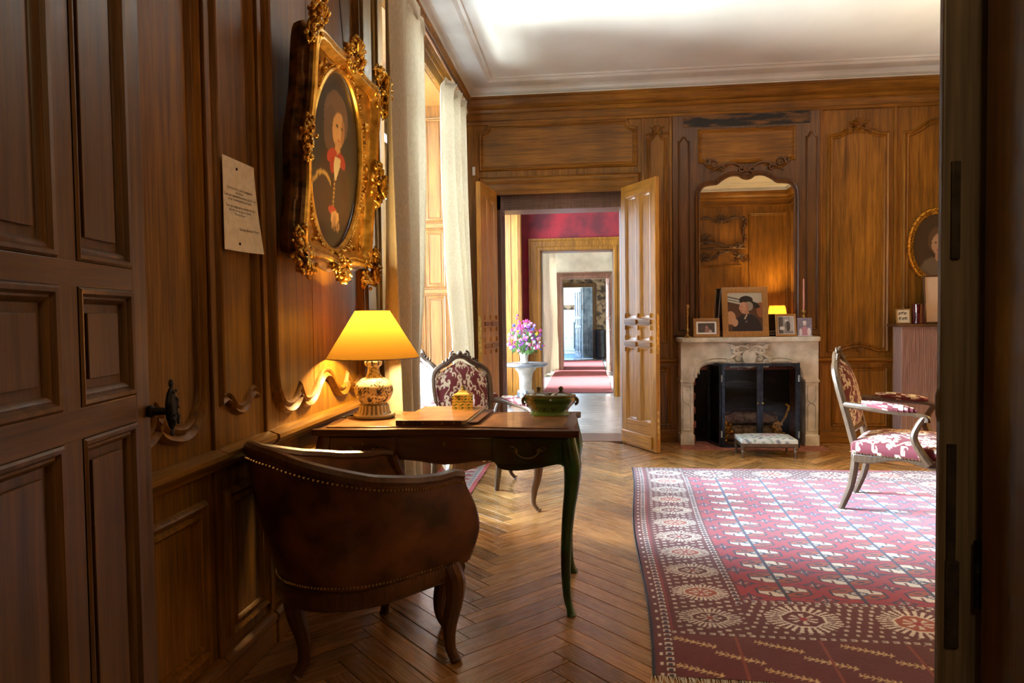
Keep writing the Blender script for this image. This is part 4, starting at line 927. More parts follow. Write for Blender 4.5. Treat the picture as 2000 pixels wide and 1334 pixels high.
    # arms
    for s in (-1, 1):
        pb = fb_(s*.196, .31, .0)
        p = smoothpath([pb, (s*.262, .16, .632), (s*.292, .02, .622), (s*.300, -.10, .612), (s*.302, -.145, .598), (s*.300, -.150, .575)], 5)
        MB().tube(p, [.017+.004*sin(i*.3) for i in range(len(p))], 9).build('arm', wd, t)
        q = smoothpath([(s*.300, -.135, .600), (s*.302, -.105, .55), (s*.303, -.085, .48), (s*.300, -.12, .40), (s*.292, -.165, .335)], 5)
        MB().tube(q, [.016+.010*i/len(q) for i in range(len(q))], 9).build('arm_support', wd, t)
        uv = []; mb = MB()
        ax = [Vector(p[int(i)]) for i in np.linspace(4, len(p)-11, 44)]
        nn = len(ax)
        def fn(a_, b_):
            i = min(nn-1, int(round(b_*(nn-1)))); c = ax[i]; th = 2*pi*a_
            r = .030*max(.15, sin(pi*(.04+.92*b_))**.45)
            uv.append((a_*.16, b_*.26)); return (c.x+r*cos(th), c.y, c.z+.022+r*.85*sin(th))
        mb.grid(fn, 40, 44); mb.build('arm_pad', 'damask', t, cols=damask_cols(uv), ang=80, fix=False)
    return t
G_ = 'carved armchairs in cream and burgundy damask'
fauteuil('armchair', 'damask armchair on the big carpet, turned sideways near the fireplace', (1.905, 4.385, .006), radians(60), G_)
fauteuil('armchair', 'damask armchair facing the viewer behind the desk', (-.695, 4.30, .0), radians(29), G_)
fauteuil('armchair', 'damask armchair seen from behind, half hidden by the window curtain', (-.945, 4.99, .006), radians(139), G_)

# ================================================================== writing desk
dk = thing('writing_desk', 'shaped walnut writing desk with a leather top and cabriole legs', 'desk', (-.58, 2.95, 0))
hx, hy = .545, .275
def topout(k=0):
    h = [(-hx+.02, -hy+.035), (-hx+.0, -hy+.012), (-hx+.03, -hy), (-.30, -hy+.004), (-.20, -hy+.020), (0, -hy+.024), (.20, -hy+.020), (.30, -hy+.004), (hx-.03, -hy), (hx, -hy+.012), (hx-.02, -hy+.035)]
    side = [(hx-.022, -.15), (hx-.012, -.06), (hx-.012, .06), (hx-.022, .15)]
    f = smoothpath(h, 3); sd = side
    full = f+sd+[(u, -v) for u, v in f[::-1]]+[(-u, v) for u, v in sd[::-1]]
    return [(u*(1-k/hx), v*(1-k/hy)) for u, v in full]
MB().prism(topout(), FP, .724, .752).build('top', 'walnut_x', dk, bevel=.007, seg=3)
MB().prism(topout(.045), FP, .7515, .757).build('leather_inset', 'leather_top', dk, bevel=.001)
FDk = frame((0, -hy+.035, 0), (1, 0, 0), (0, 0, 1), (0, -1, 0))
lo = smoothpath([(-.515, .60), (-.485, .60), (-.46, .612), (-.40, .600), (-.30, .585), (-.225, .592), (-.195, .622), (-.12, .620), (0, .606), (.12, .620), (.195, .622), (.225, .592), (.30, .585), (.40, .600), (.46, .612), (.485, .60), (.515, .60)], 4)
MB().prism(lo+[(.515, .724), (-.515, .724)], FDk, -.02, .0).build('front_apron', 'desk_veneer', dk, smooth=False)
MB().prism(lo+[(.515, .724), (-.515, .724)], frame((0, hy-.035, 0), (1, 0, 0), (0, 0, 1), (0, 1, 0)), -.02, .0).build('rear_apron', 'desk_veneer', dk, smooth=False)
for s in (-1, 1):
    sl = smoothpath([(-.22, .60), (-.15, .615), (0, .59), (.15, .615), (.22, .60)], 4)
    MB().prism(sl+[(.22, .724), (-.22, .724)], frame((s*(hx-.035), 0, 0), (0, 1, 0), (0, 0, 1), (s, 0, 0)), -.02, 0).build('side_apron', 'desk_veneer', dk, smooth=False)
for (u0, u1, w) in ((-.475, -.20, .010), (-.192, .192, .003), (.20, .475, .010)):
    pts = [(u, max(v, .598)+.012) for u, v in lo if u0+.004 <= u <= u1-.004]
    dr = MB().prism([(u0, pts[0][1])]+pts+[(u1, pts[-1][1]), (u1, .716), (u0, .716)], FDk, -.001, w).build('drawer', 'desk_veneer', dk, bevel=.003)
    if abs(u0+u1) > .1:
        c = (u0+u1)/2; hb = MB(); pth = [FDk(c+.045*cos(a), .668-.028*sin(a), w+.010+.008*sin(a)) for a in np.linspace(0, pi, 13)]
        hb.tube(pth, .0035, 6); hb.ball(FDk(c-.045, .668, w+.006), .010, 8, 5); hb.ball(FDk(c+.045, .668, w+.006), .010, 8, 5)
        for s in (-1, 1): hb.tube([FDk(c+s*a, b, w+.003) for a, b in spiral((.06, .672), .014, 1.1, 0, 1)], .003, 5)
        hb.build('drawer_pull', 'tureen_dark', dr)
    MB().prism([(c_[0], c_[1]) for c_ in [((u0+u1)/2+.006*cos(a), .690+.009*sin(a)) for a in np.linspace(0, 2*pi, 11)[:-1]]], FDk, w, w+.002).build('escutcheon', 'tureen_dark', dr)
for sx_ in (-1, 1):
    for sy_ in (-1, 1):
        bx_, by_ = sx_*(hx-.045), sy_*(hy-.045)
        p = smoothpath([(bx_, by_, .725), (bx_+sx_*.004, by_+sy_*.004, .68), (bx_+sx_*.016, by_+sy_*.016, .61), (bx_+sx_*.012, by_+sy_*.012, .53), (bx_-sx_*.006, by_-sy_*.006, .38), (bx_-sx_*.016, by_-sy_*.016, .20), (bx_-sx_*.012, by_-sy_*.012, .08), (bx_+sx_*.0, by_+sy_*.0, .025), (bx_+sx_*.006, by_+sy_*.006, 0)], 5)
        n_ = len(p); rr = np.interp(np.linspace(0, 1, n_), [0, .12, .28, .45, .65, .85, .93, 1], [.028, .034, .036, .026, .019, .0145, .016, .019])
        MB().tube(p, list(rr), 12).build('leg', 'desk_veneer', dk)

# desk chair: curved leather tub chair
def desk_chair():
    t = thing('desk_chair', 'low curved tub chair in dark brown leather pulled up to the desk', 'chair', (-.785, 2.365, 0), radians(45))
    def pl(q):
        a = abs(q); s = 1 if q > 0 else -1
        th = min(1, a/.62)*pi/2
        x = -.30+.26*(1-cos(th)) if a < .62 else -.04+(a-.62)/.38*.27
        y = s*.243*sin(th) if a < .62 else s*(.243-.012*(a-.62)/.38)
        return x, y
    def nrm(q):
        x0, y0 = pl(max(-1, q-.01)); x1, y1 = pl(min(1, q+.01)); d = Vector((x1-x0, y1-y0)).normalized(); return -d.y, d.x
    def htop(q): return float(np.interp(abs(q), [0, .12, .3, .5, .7, .85, .95, 1], [.790, .778, .735, .690, .662, .652, .655, .645]))
    def pos(q, h, off=0):
        x, y = pl(q); nx, ny = nrm(q); s_ = 1 if True else -1
        rake = (.085*(1-abs(q))**1.2+.02)*h
        return x+nx*(rake+off), y+ny*(rake+off)
    def bulge(q, z): return float(np.interp(z, [.345, .40, .46, .53, .60, .64], [.025, .050, .062, .045, .012, 0]))*max(0, (abs(q)-.55)/.45)**1.3
    def surf(off):
        def fn(a, b):
            q = 2*a-1; z0 = .335; zt = htop(q); z = z0+(zt-z0)*b
            x, y = pos(q, b, off+.012*sin(pi*b)*(1 if off > 0 else -1)); return (x+bulge(q, z), y, z)
        return fn
    mb = MB().grid(surf(.016), 80, 16); mb.build('outer_leather', 'leather', t, ang=60, fix=False)
    mb = MB().grid(surf(-.016), 80, 16); mb.build('inner_leather', 'leather', t, ang=60, fix=False)
    tp = [(*pos(q, 1), htop(q)+.002) for q in np.linspace(-1, 1, 70)]
    MB().tube(tp, .021, 8).build('top_rail', 'walnut', t)
    nl = MB()
    for q in np.linspace(-.99, .99, 120):
        x, y = pos(q, .95, .020); nl.ball((x, y, .335+(htop(q)-.335)*.935), .0045, 5, 4)
        x, y = pos(q, .03, .020); nl.ball((x, y, .348), .0045, 5, 4)
    nl.build('nail_heads', 'brass', t)['kind'] = 'stuff'
    for s in (-1, 1):
        x, y = pl(s*1.0)
        p = smoothpath([(x-.005, y, htop(1)), (x+.012, y*1.0, .60), (x+.045, y*1.02, .53), (x+.062, y*1.02, .46), (x+.050, y*1.0, .40), (x+.025, y*.98, .345)], 5)
        MB().tube(p, [.021]*len(p), 9).build('arm_front', 'walnut', t)
    rl = [(*pos(q, .0, .006), .318-.028*(1-abs(q))-(.0 if abs(q) < .9 else 0)) for q in np.linspace(-1, 1, 60)]
    MB().tube(rl, .026, 8, flat=(1.35, .75, (0, 0, 1))).build('seat_rail', 'walnut', t)
    fr_ = smoothpath([(pl(-1)[0], pl(-1)[1], .318), (.28, -.15, .318), (.325, 0, .31), (.28, .15, .318), (pl(1)[0], pl(1)[1], .318)], 6)
    MB().tube(fr_, .026, 8, flat=(1.3, .8, (0, 0, 1))).build('front_rail', 'walnut', t)
    def cu(a, b):
        th = 2*pi*a; R = b; x = .0+.285*R*cos(th); y = .215*R*sin(th); return (x, y, .365+.055*(1-R**4))
    MB().grid(cu, 40, 10).build('seat_cushion', 'leather', t, ang=80)
    for (x, y, ox, oy) in ((.30, 0, 1, 0), (.185, -.240, .3, -.9), (.185, .240, .3, .9), (-.26, 0, -1, 0)):
        p = smoothpath([(x, y, .335), (x+.022*ox, y+.022*oy, .29), (x+.018*ox, y+.018*oy, .22), (x-.008*ox, y-.008*oy, .12), (x-.006*ox, y-.006*oy, .05), (x+.014*ox, y+.014*oy, .012), (x+.022*ox, y+.022*oy, 0)], 5)
        n_ = len(p); rr = np.interp(np.linspace(0, 1, n_), [0, .2, .45, .7, .88, 1], [.034, .036, .027, .019, .019, .024])
        MB().tube(p, list(rr), 10).build('leg', 'walnut', t)
desk_chair()

# ================================================================== carpets
def big_carpet():
    NL, FLc, FRc, NR = map(np.array, ((.20, 2.27), (.325, 5.42), (2.64, 5.40), (2.50, 2.20)))
    Wd, Ln = 2.3, 3.14
    nu, nv = 430, 600
    s = np.linspace(0, 1, nu+1); q = np.linspace(0, 1, nv+1)**1.0
    S, Q = np.meshgrid(s, q); u = S*Wd; v = Q*Ln
    red = np.array((.34, .014, .026)); deep = np.array((.115, .006, .008)); navy = np.array((.020, .022, .065)); ivory = np.array((.72, .62, .50)); rust = np.array((.34, .055, .022)); blue = np.array((.03, .07, .20))
    C_ = np.empty(u.shape+(3,)); C_[:] = red
    r2 = np.random.default_rng(3)
    def put(mask, col): C_[mask] = col
    # distances from edges
    e = np.minimum(u, Wd-u); en = v; ef = Ln-v
    endN = .34; bord = .30; side0 = .085
    # ---- field guls
    fu0, fv0 = side0+bord+.05, endN+.34
    cw, ch = .305, .158
    fx = u-fu0; fy = v-fv0
    field = (e > side0+bord) & (v > endN+.30) & (ef > .30)
    gx = np.mod(fx, cw)-cw/2; gy = np.mod(fy, ch)-ch/2
    d = np.maximum(np.abs(gx)/.115, np.maximum(np.abs(gy)/.062, (np.abs(gx)/.115+np.abs(gy)/.062)/1.45))
    put(field & (d < 1.0), navy); put(field & (d < .90), rust)
    quad = (gx*gy > 0)
    put(field & (d < .88) & quad, ivory)
    put(field & (d < .88) & quad & ((np.abs(np.abs(gx)-.062) < .006) & (np.abs(np.abs(gy)-.03) < .018)), deep)
    put(field & (d < .88) & (~quad) & (np.abs(np.abs(gx)-.055) < .016) & (np.abs(np.abs(gy)-.028) < .007), navy)
    put(field & (d < .36), navy); put(field & (d < .24), ivory); put(field & (d < .12), red)
    put(field & (np.abs(gx) < .0065), navy); put(field & (np.abs(gy) < .0045) & (np.abs(gx) < .10), navy)
    mx_ = np.mod(fx+cw/2, cw)-cw/2; my_ = np.mod(fy+ch/2, ch)-ch/2
    dm = np.abs(mx_)/.058+np.abs(my_)/.036
    put(field & (dm < 1), navy); put(field & (dm < .72), red); put(field & (dm < .5) & (np.mod(np.floor(mx_/.012)+np.floor(my_/.010), 2) > 0), ivory); put(field & (np.abs(my_) < .0045) & (np.abs(mx_) < .085), navy); put(field & (np.abs(mx_) < .0045) & (np.abs(my_) < .05), navy)
    # ---- main border medallions
    def medallions(mask, a, b, pa, pb_):
        """a runs along, b across (0..bord)"""
        am = np.mod(a, pa)-pa/2; k = np.mod(np.floor(a/pa), 2); bm_ = b-pb_/2
        D = np.maximum(np.abs(bm_)/(pb_*.40), np.maximum(np.abs(am)/(pa*.34), (np.abs(bm_)/(pb_*.40)+np.abs(am)/(pa*.34))/1.35))
        put(mask, deep)
        put(mask & (np.mod(np.floor(b/.018), 2) > 0) & (np.mod(np.floor(a/.014)+np.floor(b/.018), 3) < 1) & (D > 1.05), ivory*.8)
        ang_ = np.arctan2(am/pa, bm_/pb_)
        put(mask & (D < 1.0) & (np.cos(ang_*30) > 0) & (D > .58), ivory); put(mask & (D < .60), ivory); put(mask & (D < .54), np.where(k[..., None] > 0, rust, deep)[mask & (D < .54)])
        put(mask & (D < .40) & (np.cos(ang_*8) > .2) & (D > .12), ivory*.9); put(mask & (D < .12), red)
    side = (e > side0) & (e <= side0+bord) & (v > endN)
    medallions(side & (e < 9), v-endN, e-side0, .25, bord)
    nb = (v > endN) & (v <= endN+.30) & (e > side0+bord); medallions(nb, u-side0-bord, v-endN, .42, .30)
    fbm = (ef <= .30) & (ef > .04) & (e > side0+bord); medallions(fbm, u-side0-bord, ef-.04, .42, .26)
    # guard stripes with little squares
    def guard(mask, along, across, w):
        put(mask, deep); put(mask & (np.abs(across-w/2) < w*.30) & (np.mod(along, .036) < .020), ivory); put(mask & (np.abs(across-w/2) < w*.15) & (np.mod(along, .036) < .014), navy)
    g1 = (e > .035) & (e <= side0-.005); guard(g1, v, e-.035, side0-.04)
    g2 = (e > side0+bord-.035) & (e <= side0+bord+.015) & (v > endN+.26) & (ef > .28); guard(g2, v, e-side0-bord+.035, .05)
    g3 = (v > endN+.285) & (v <= endN+.315) & (e > side0+bord); guard(g3, u, v-endN-.285, .03)
    g4 = (v > endN-.03) & (v <= endN) & (e > side0-.01); guard(g4, u, v-endN+.03, .03)
    put(e < .035, deep); put((e > .026) & (e < .036) & (np.mod(v, .07) < .02), ivory); put(e < .007, navy)
    # ---- near end panel: dark red with slanting leaf sprigs
    ep = (v < endN-.03) & (e > side0-.01); put(ep, deep*1.15)
    du = np.mod(u+.55*v, .30)-.15; row = np.mod(np.floor(v/.10)*.15, .30)
    uu = np.mod(u+row, .30)-.15; vv = np.mod(v, .10)-.05
    ax = uu*.93+vv*-.36; bx_ = uu*.36+vv*.93
    put(ep & (np.abs(bx_) < .0035) & (np.abs(ax) < .085), ivory*np.array((1, .8, .45)))
    put(ep & (np.abs(bx_) < .016) & (np.abs(ax) < .085) & (np.mod(ax+np.abs(bx_)*.8, .02) < .006), ivory*np.array((1, .8, .45)))
    put(ep & (np.mod(u, .30) < .012), rust*.8)
    C_ *= (1+.16*(r2.random(u.shape)-.5))[..., None]
    C_ *= (1+.10*np.sin(v*9+3*np.sin(u*2)))[..., None]
    C_ = np.clip(C_, 0, 1)
    wob = .016*np.sin(v*2.6+.5)*(1-S)
    X = (NL[0]*(1-S)+NR[0]*S)*(1-Q)+(FLc[0]*(1-S)+FRc[0]*S)*Q+wob; Y = (NL[1]*(1-S)+NR[1]*S)*(1-Q)+(FLc[1]*(1-S)+FRc[1]*S)*Q
    Z = .006+.0012*np.sin(u*7+2*np.sin(v*3))+.0006*r2.random(u.shape)
    n = (nu+1)*(nv+1)
    me = bpy.data.meshes.new('pile'); me.vertices.add(n); me.vertices.foreach_set('co', np.stack([X, Y, Z], -1).ravel().astype('f'))
    I = (np.arange(nv)[:, None]*(nu+1)+np.arange(nu)[None, :]).ravel(); F = np.stack([I, I+1, I+nu+2, I+nu+1], -1)
    me.loops.add(F.size); me.loops.foreach_set('vertex_index', F.ravel().astype('i')); me.polygons.add(len(F)); me.polygons.foreach_set('loop_start', np.arange(0, F.size, 4).astype('i'))
    me.update(calc_edges=True); me.validate()
    ca = me.color_attributes.new('Col', 'FLOAT_COLOR', 'POINT'); c4 = np.ones((n, 4), 'f'); c4[:, :3] = C_.reshape(-1, 3); ca.data.foreach_set('color', c4.ravel())
    me.materials.append(M['rug_pile'])
    t = thing('carpet', 'large red knotted carpet with rows of octagon medallions', 'carpet', (0, 0, 0))
    o = bpy.data.objects.new('pile', me); COL.objects.link(o); o.parent = t
    for (A_, B_) in ((NL, FLc), (NR, FRc)): MB().tube([(A_[0]+(B_[0]-A_[0])*k+(.016*sin(k*Ln*2.6+.5) if A_ is NL else 0), A_[1]+(B_[1]-A_[1])*k, .004) for k in np.linspace(0, 1, 40)], .005, 6).build('bound_edge', 'blue_black_steel', t)
    fg = MB()
    for A_, B_, dy in ((NL, NR, -1), (FLc, FRc, .22)):
        for k in range(420):
            p = A_+(B_-A_)*(k+random.random())/420; L_ = random.uniform(.05, .09)*abs(dy); sg = -1 if dy < 0 else 1; x2 = p[0]+random.uniform(-.018, .018)
            fg.add([(p[0]-.0015, p[1], .006), (p[0]+.0015, p[1], .006), (x2+.001, p[1]+sg*L_, .0015), (x2-.001, p[1]+sg*L_, .0015)], [(0, 1, 2, 3)])
    fg.build('fringe', 'paper', t, fix=False)['kind'] = 'stuff'
big_carpet()
def small_rug():
    nu, nv = 60, 220; mb = MB(); cols = []
    def fn(a, b):
        x = -1.17+.37*a; y = 4.25+1.35*b
        s = np.array((.55, .50, .48)); e = min(a*.37, .37-a*.37); red = np.array((.45, .04, .04))
        r = (b*1.35) % .12
        c = red if e < .035 else (s if e < .075 else None)
        if c is None: c = red if r < .03 else (np.array((.06, .05, .10)) if r < .05 and (a*9) % 1 < .5 else (s if r < .09 else np.array((.4, .16, .18))))
        if .040 < e < .070 and (b*40) % 1 < .4: c = np.array((.03, .025, .05))
        cols.append(c); return (x, y, .004+.001*sin(b*30))
    mb.grid(fn, nu, nv); o = mb.build('small_rug', 'rug_pile', cols=np.array(cols), fix=False)
    tag(o, 'narrow red and white striped rug in front of the window', 'rug')
small_rug()

# footstool by the hearth
ft = thing('footstool', 'low footstool with pale floral needlework before the fire screen', 'footstool', (1.49, 5.985, .0))
def needle(u, v):
    a = np.sin(u*55+2*np.sin(v*38))*np.sin(v*60+1.5*np.sin(u*33)); base = np.array((.55, .57, .52)); c = np.repeat(base[None], len(u), 0)
    c[a > .55] = (.16, .17, .20); r = np.hypot(u-.02, v); c[(r < .06) & (np.cos(np.arctan2(v, u)*6+r*60) > 0)] = (.50, .20, .24); c[(a < -.75)] = (.24, .30, .22); return c
uv = []; mb = MB()
def fn(a, b):
    s, q = 2*a-1, 2*b-1; e = .88; sc, qc = max(-1, min(1, s/e)), max(-1, min(1, q/e)); dr = max(0, max(abs(s), abs(q))-e)/(1-e)
    uv.append((s*.24, q*.16)); return (sc*.225, qc*.145, .155+.018*(1-sc**4)*(1-qc**4)-.035*dr)
mb.grid(fn, 60, 44); uva = np.array(uv); mb.build('cushion', 'damask', ft, cols=needle(uva[:, 0], uva[:, 1]), fix=False, ang=80)
MB().box((-.228, -.148, .093), (.228, .148, .124)).build('frame', 'beech', ft, bevel=.005)
for sx_ in (-1, 1):
    for sy_ in (-1, 1): MB().lathe([(0, 0), (.010, 0), (.013, .012), (.009, .03), (.017, .055), (.012, .068), (.020, .078), (.020, .10), (0, .10)], (sx_*.212, sy_*.132, 0), 14).build('leg', 'beech', ft)
# ================================================================== lamps
def table_lamp(label, loc, body_r, sh, power, group=None, speck=True, sc=1.0, col=(1, .66, .25)):
    t = thing('table_lamp', label, 'lamp', loc, 0, group)
    if speck: prof = [(0, 0), (.085, 0), (.092, .006), (.092, .016), (.072, .024), (.065, .055), (.060, .062), (.060, .068), (.074, .085), (.084, .110), (.085, .130), (.078, .152), (.058, .172), (.036, .186), (.028, .205), (.026, .225), (.036, .234), (.040, .246), (.036, .258), (.026, .264), (.030, .285), (.034, .298), (0, .298)]
    else: prof = [(0, 0), (.07, 0), (.07, .02), (.03, .04), (.025, .16), (.04, .2), (.02, .24), (.02, .32), (0, .32)]
    prof = [(r*sc, z*sc) for r, z in prof]; mb = MB().lathe(prof, (0, 0, 0), 96)
    # finer rings so the painted pattern can sit on the glaze
    zz = np.linspace(0, prof[-1][1], 150); P_ = [(float(np.interp(z, [p[1] for p in prof], [p[0] for p in prof])), z) for z in zz]
    if speck:
        P2 = smoothpath(prof[1:-1], 7); mb = MB().lathe(P2, (0, 0, 0), 120)
        V = np.array(mb.v); th = np.arctan2(V[:, 1], V[:, 0]); z = V[:, 2]; r_ = np.hypot(V[:, 0], V[:, 1])
        u = th*.085; n1 = np.sin(u*190+2*np.sin(z*120))*np.sin(z*210+2.4*np.sin(u*140)); n2 = np.sin(u*70+1.3)*np.sin(z*62+.7*np.sin(u*60))
        C_ = np.repeat(np.array([[.70, .60, .36]]), len(V), 0); dk_ = np.array((.035, .03, .05))
        C_[(n1 > .42) & (z > .066)] = dk_; C_[(n2 > .72) & (z > .07) & (z < .16)] = dk_
        C_[(z < .062) & (z > .02) & (np.cos(th*22) > .1)] = (.20, .17, .08); C_[(z > .058) & (z < .067)] = (.18, .15, .06); C_[z < .016] = (.42, .36, .16)
        C_[(z > .232) & (z < .262) & (np.cos(th*9) > .75)] = dk_
        mb.build('body', 'faience', t, cols=C_, fix=False, ang=60)
    else: mb.build('body', 'porcelain', t)
    rb, rt, z0, z1 = sh
    sh_ = MB(); n_ = 72
    V = [(r*cos(2*pi*k/n_), r*sin(2*pi*k/n_), z) for r, z in ((rb, z0), ((rb+rt)/2, (z0+z1)/2), (rt, z1)) for k in range(n_)]
    sh_.add(V, [(i*n_+k, i*n_+(k+1) % n_, (i+1)*n_+(k+1) % n_, (i+1)*n_+k) for i in range(2) for k in range(n_)])
    sh_.build('lamp_shade', 'lamp_shade_silk', t, ang=180)
    for r, z in ((rb, z0), (rt, z1)): MB().tube([(r*cos(a), r*sin(a), z) for a in np.linspace(0, 2*pi, 61)[:-1]], .0022, 6, closed=True).build('shade_trim', 'walnut', t)
    zb = z0+(z1-z0)*.55
    MB().tube([(0, 0, prof[-1][1]-.01), (0, 0, zb-.05)], .008, 8).build('socket', 'brass', t)
    for a in (0, 2.1, 4.2): MB().tube([(0, 0, z0+.03), (rb*.93*cos(a), rb*.93*sin(a), z0+.012)], .002, 5).build('shade_spoke', 'brass', t)
    m = M.get('bulb_glow')
    if not m:
        m, n, l, b = nt('bulb_glow'); b.inputs['Emission Color'].default_value = (1, .7, .3, 1); setp(b, emit=6)
    MB().ball((0, 0, zb), (.024, .024, .032), 12, 8).build('bulb', 'bulb_glow', t)
    ld = bpy.data.lights.new('bulb_light', 'POINT'); ld.energy = power; ld.color = col; ld.shadow_soft_size = .034
    lo_ = bpy.data.objects.new('bulb_light', ld); COL.objects.link(lo_); lo_.parent = t; lo_.location = (0, 0, zb)
    return t
DT = .757
lamp = table_lamp('glowing desk lamp with a yellow cone shade and speckled faience base', (-.958, 2.99, DT), 0, (.206, .076, .268, .480), LAMP_W, 'glowing table lamps')
MB().tube(smoothpath([(-.08, .02, .006), (-.12, .0, .006), (-.135, -.04, .005), (-.11, -.055, .005)], 5), .0035, 6).build('cord', 'dark_ink', lamp)
# small console with the second lamp, seen only in the mirror
ct = thing('side_table', 'small oak side table carrying a lamp, reflected in the mirror', 'table', (3.12, 1.35, 0))
MB().box((-.26, -.22, .70), (.26, .22, .73)).build('table_top', 'walnut_x', ct, bevel=.006)
MB().box((-.23, -.19, .60), (.23, .19, .70)).build('apron', 'walnut_x', ct, bevel=.004)
for sx_ in (-1, 1):
    for sy_ in (-1, 1): MB().tube([(sx_*.21, sy_*.17, .62), (sx_*.215, sy_*.175, .3), (sx_*.205, sy_*.165, 0)], [.022, .018, .013], 8).build('leg', 'walnut', ct)
table_lamp('second glowing lamp with a yellow shade, reflected in the mirror', (3.12, 1.35, .73), 0, (.17, .12, .33, .60), LAMP2_W, 'glowing table lamps', False)

# floor lamp that stands out of frame beside the fireplace armchair
fl = thing('floor_lamp', 'tall brass floor lamp with a cream shade, out of frame', 'lamp', (3.12, 4.25, 0))
MB().lathe([(0, 0), (.15, 0), (.15, .02), (.02, .04), (.014, .06), (.012, 1.38), (0, 1.38)], (0, 0, 0), 24).build('stand', 'brass', fl)
sh_ = MB(); n_ = 48; sh_.add([(r*cos(2*pi*k/n_), r*sin(2*pi*k/n_), z) for r, z in ((.24, 1.30), (.13, 1.60)) for k in range(n_)], [(k, (k+1) % n_, n_+(k+1) % n_, n_+k) for k in range(n_)]); sh_.build('lamp_shade', 'lamp_shade_silk', fl, ang=180)
MB().ball((0, 0, 1.44), (.03, .03, .04), 10, 8).build('bulb', 'bulb_glow', fl)
ld = bpy.data.lights.new('bulb_light', 'POINT'); ld.energy = LAMP3_W; ld.color = (1, .65, .25); ld.shadow_soft_size = .042; lo_ = bpy.data.objects.new('bulb_light', ld); COL.objects.link(lo_); lo_.parent = fl; lo_.location = (0, 0, 1.44)
# unseen fill globe, added behind the viewpoint to light the near door leaf
pd = thing('fill_globe', 'small unseen globe added behind the viewpoint as fill light', 'lamp', (.1, -.75, 2.9))
MB().tube([(0, 0, 0), (0, 0, -.42)], .006, 8).build('fill_globe_cable', 'black_iron', pd)
MB().ball((0, 0, -.5), .09, 16, 10).build('fill_globe_ball', 'bulb_glow', pd)
ld = bpy.data.lights.new('globe_fill_light', 'POINT'); ld.energy = HALL_FILL_W; ld.color = (1, .66, .34); ld.shadow_soft_size = .1; lo_ = bpy.data.objects.new('globe_fill_light', ld); COL.objects.link(lo_); lo_.parent = pd; lo_.location = (0, 0, -.5)

# ================================================================== things on the desk
pf = thing('portfolio', 'large worn leather portfolio lying on the desk', 'portfolio', (-.645, 2.985, DT))
def slab(nm, poly, z0, z1, mat, bev=.002): return MB().prism(poly, FP, z0, z1).build(nm, mat, pf, bevel=bev)
slab('lower_cover', [(-.135, -.235), (.14, -.235), (.17, -.20), (.172, .215), (-.125, .215)], 0, .005, 'leather')
slab('papers', [(-.125, -.222), (.130, -.222), (.155, -.195), (.160, .205), (-.118, .205)], .005, .017, 'paper', .001)
slab('upper_cover', [(-.14, -.24), (.135, -.24), (.150, -.225), (.158, .21), (-.128, .21)], .017, .023, 'leather_top')
MB().box((-.145, -.243, .0005), (.13, -.236, .0235)).build('spine', 'leather', pf, bevel=.002)
for x in (-.11, -.03, .05, .10): MB().ball((x, -.2445, .012), .0045, 6, 5).build('stud', 'brass', pf)
slab('flap', [(.10, -.21), (.19, -.205), (.205, .18), (.15, .20)], .0075, .012, 'leather')

def cad_cols(V):
    c = np.repeat(np.array([[.62, .47, .12]]), len(V), 0); a = np.sin(V[:, 0]*210+2*np.sin(V[:, 2]*170))*np.sin(V[:, 2]*240+V[:, 1]*190)
    c[a > .30] = (.10, .13, .03); c[a < -.45] = (.38, .17, .03); return c
cad = thing('tea_caddy', 'square yellow painted porcelain caddy with a lid beyond the portfolio', 'caddy', (-.572, 3.105, DT+.0232), radians(4))
def subbox(nm, a, b, k, fnc, mat, par):
    mb = MB(); (x0, y0, z0), (x1, y1, z1) = a, b
    for o_, U, V in (((x0, y0, z0), (x1-x0, 0, 0), (0, 0, z1-z0)), ((x1, y0, z0), (0, y1-y0, 0), (0, 0, z1-z0)), ((x1, y1, z0), (x0-x1, 0, 0), (0, 0, z1-z0)), ((x0, y1, z0), (0, y0-y1, 0), (0, 0, z1-z0)), ((x0, y0, z1), (x1-x0, 0, 0), (0, y1-y0, 0))):
        o_, U, V = map(Vector, (o_, U, V)); mb.grid(lambda u, v: tuple(o_+U*u+V*v), k, k)
    return mb.build(nm, mat, par, cols=fnc(np.array(mb.v)), fix=False, ang=20)
subbox('body', (-.048, -.036, 0), (.048, .036, .064), 26, cad_cols, 'faience', cad)
MB().lathe([(0, .064), (.058, .064), (.056, .070), (.046, .074), (.032, .078), (.030, .084), (0, .085)], (0, 0, 0), 4, sx=1, sy=.8).xf(Matrix.Rotation(pi/4, 4, 'Z')).build('lid', 'porcelain_yellow' if 'porcelain_yellow' in M else noisy('porcelain_yellow', (.55, .40, .10), (.68, .52, .16), 20, .25, coat=.5), cad, ang=20)
kb = MB().ball((0, 0, .090), (.012, .010, .008), 8, 6); kb.ball((0, 0, .101), (.008, .007, .008), 8, 6); kb.build('knob', 'tureen_dark', cad)

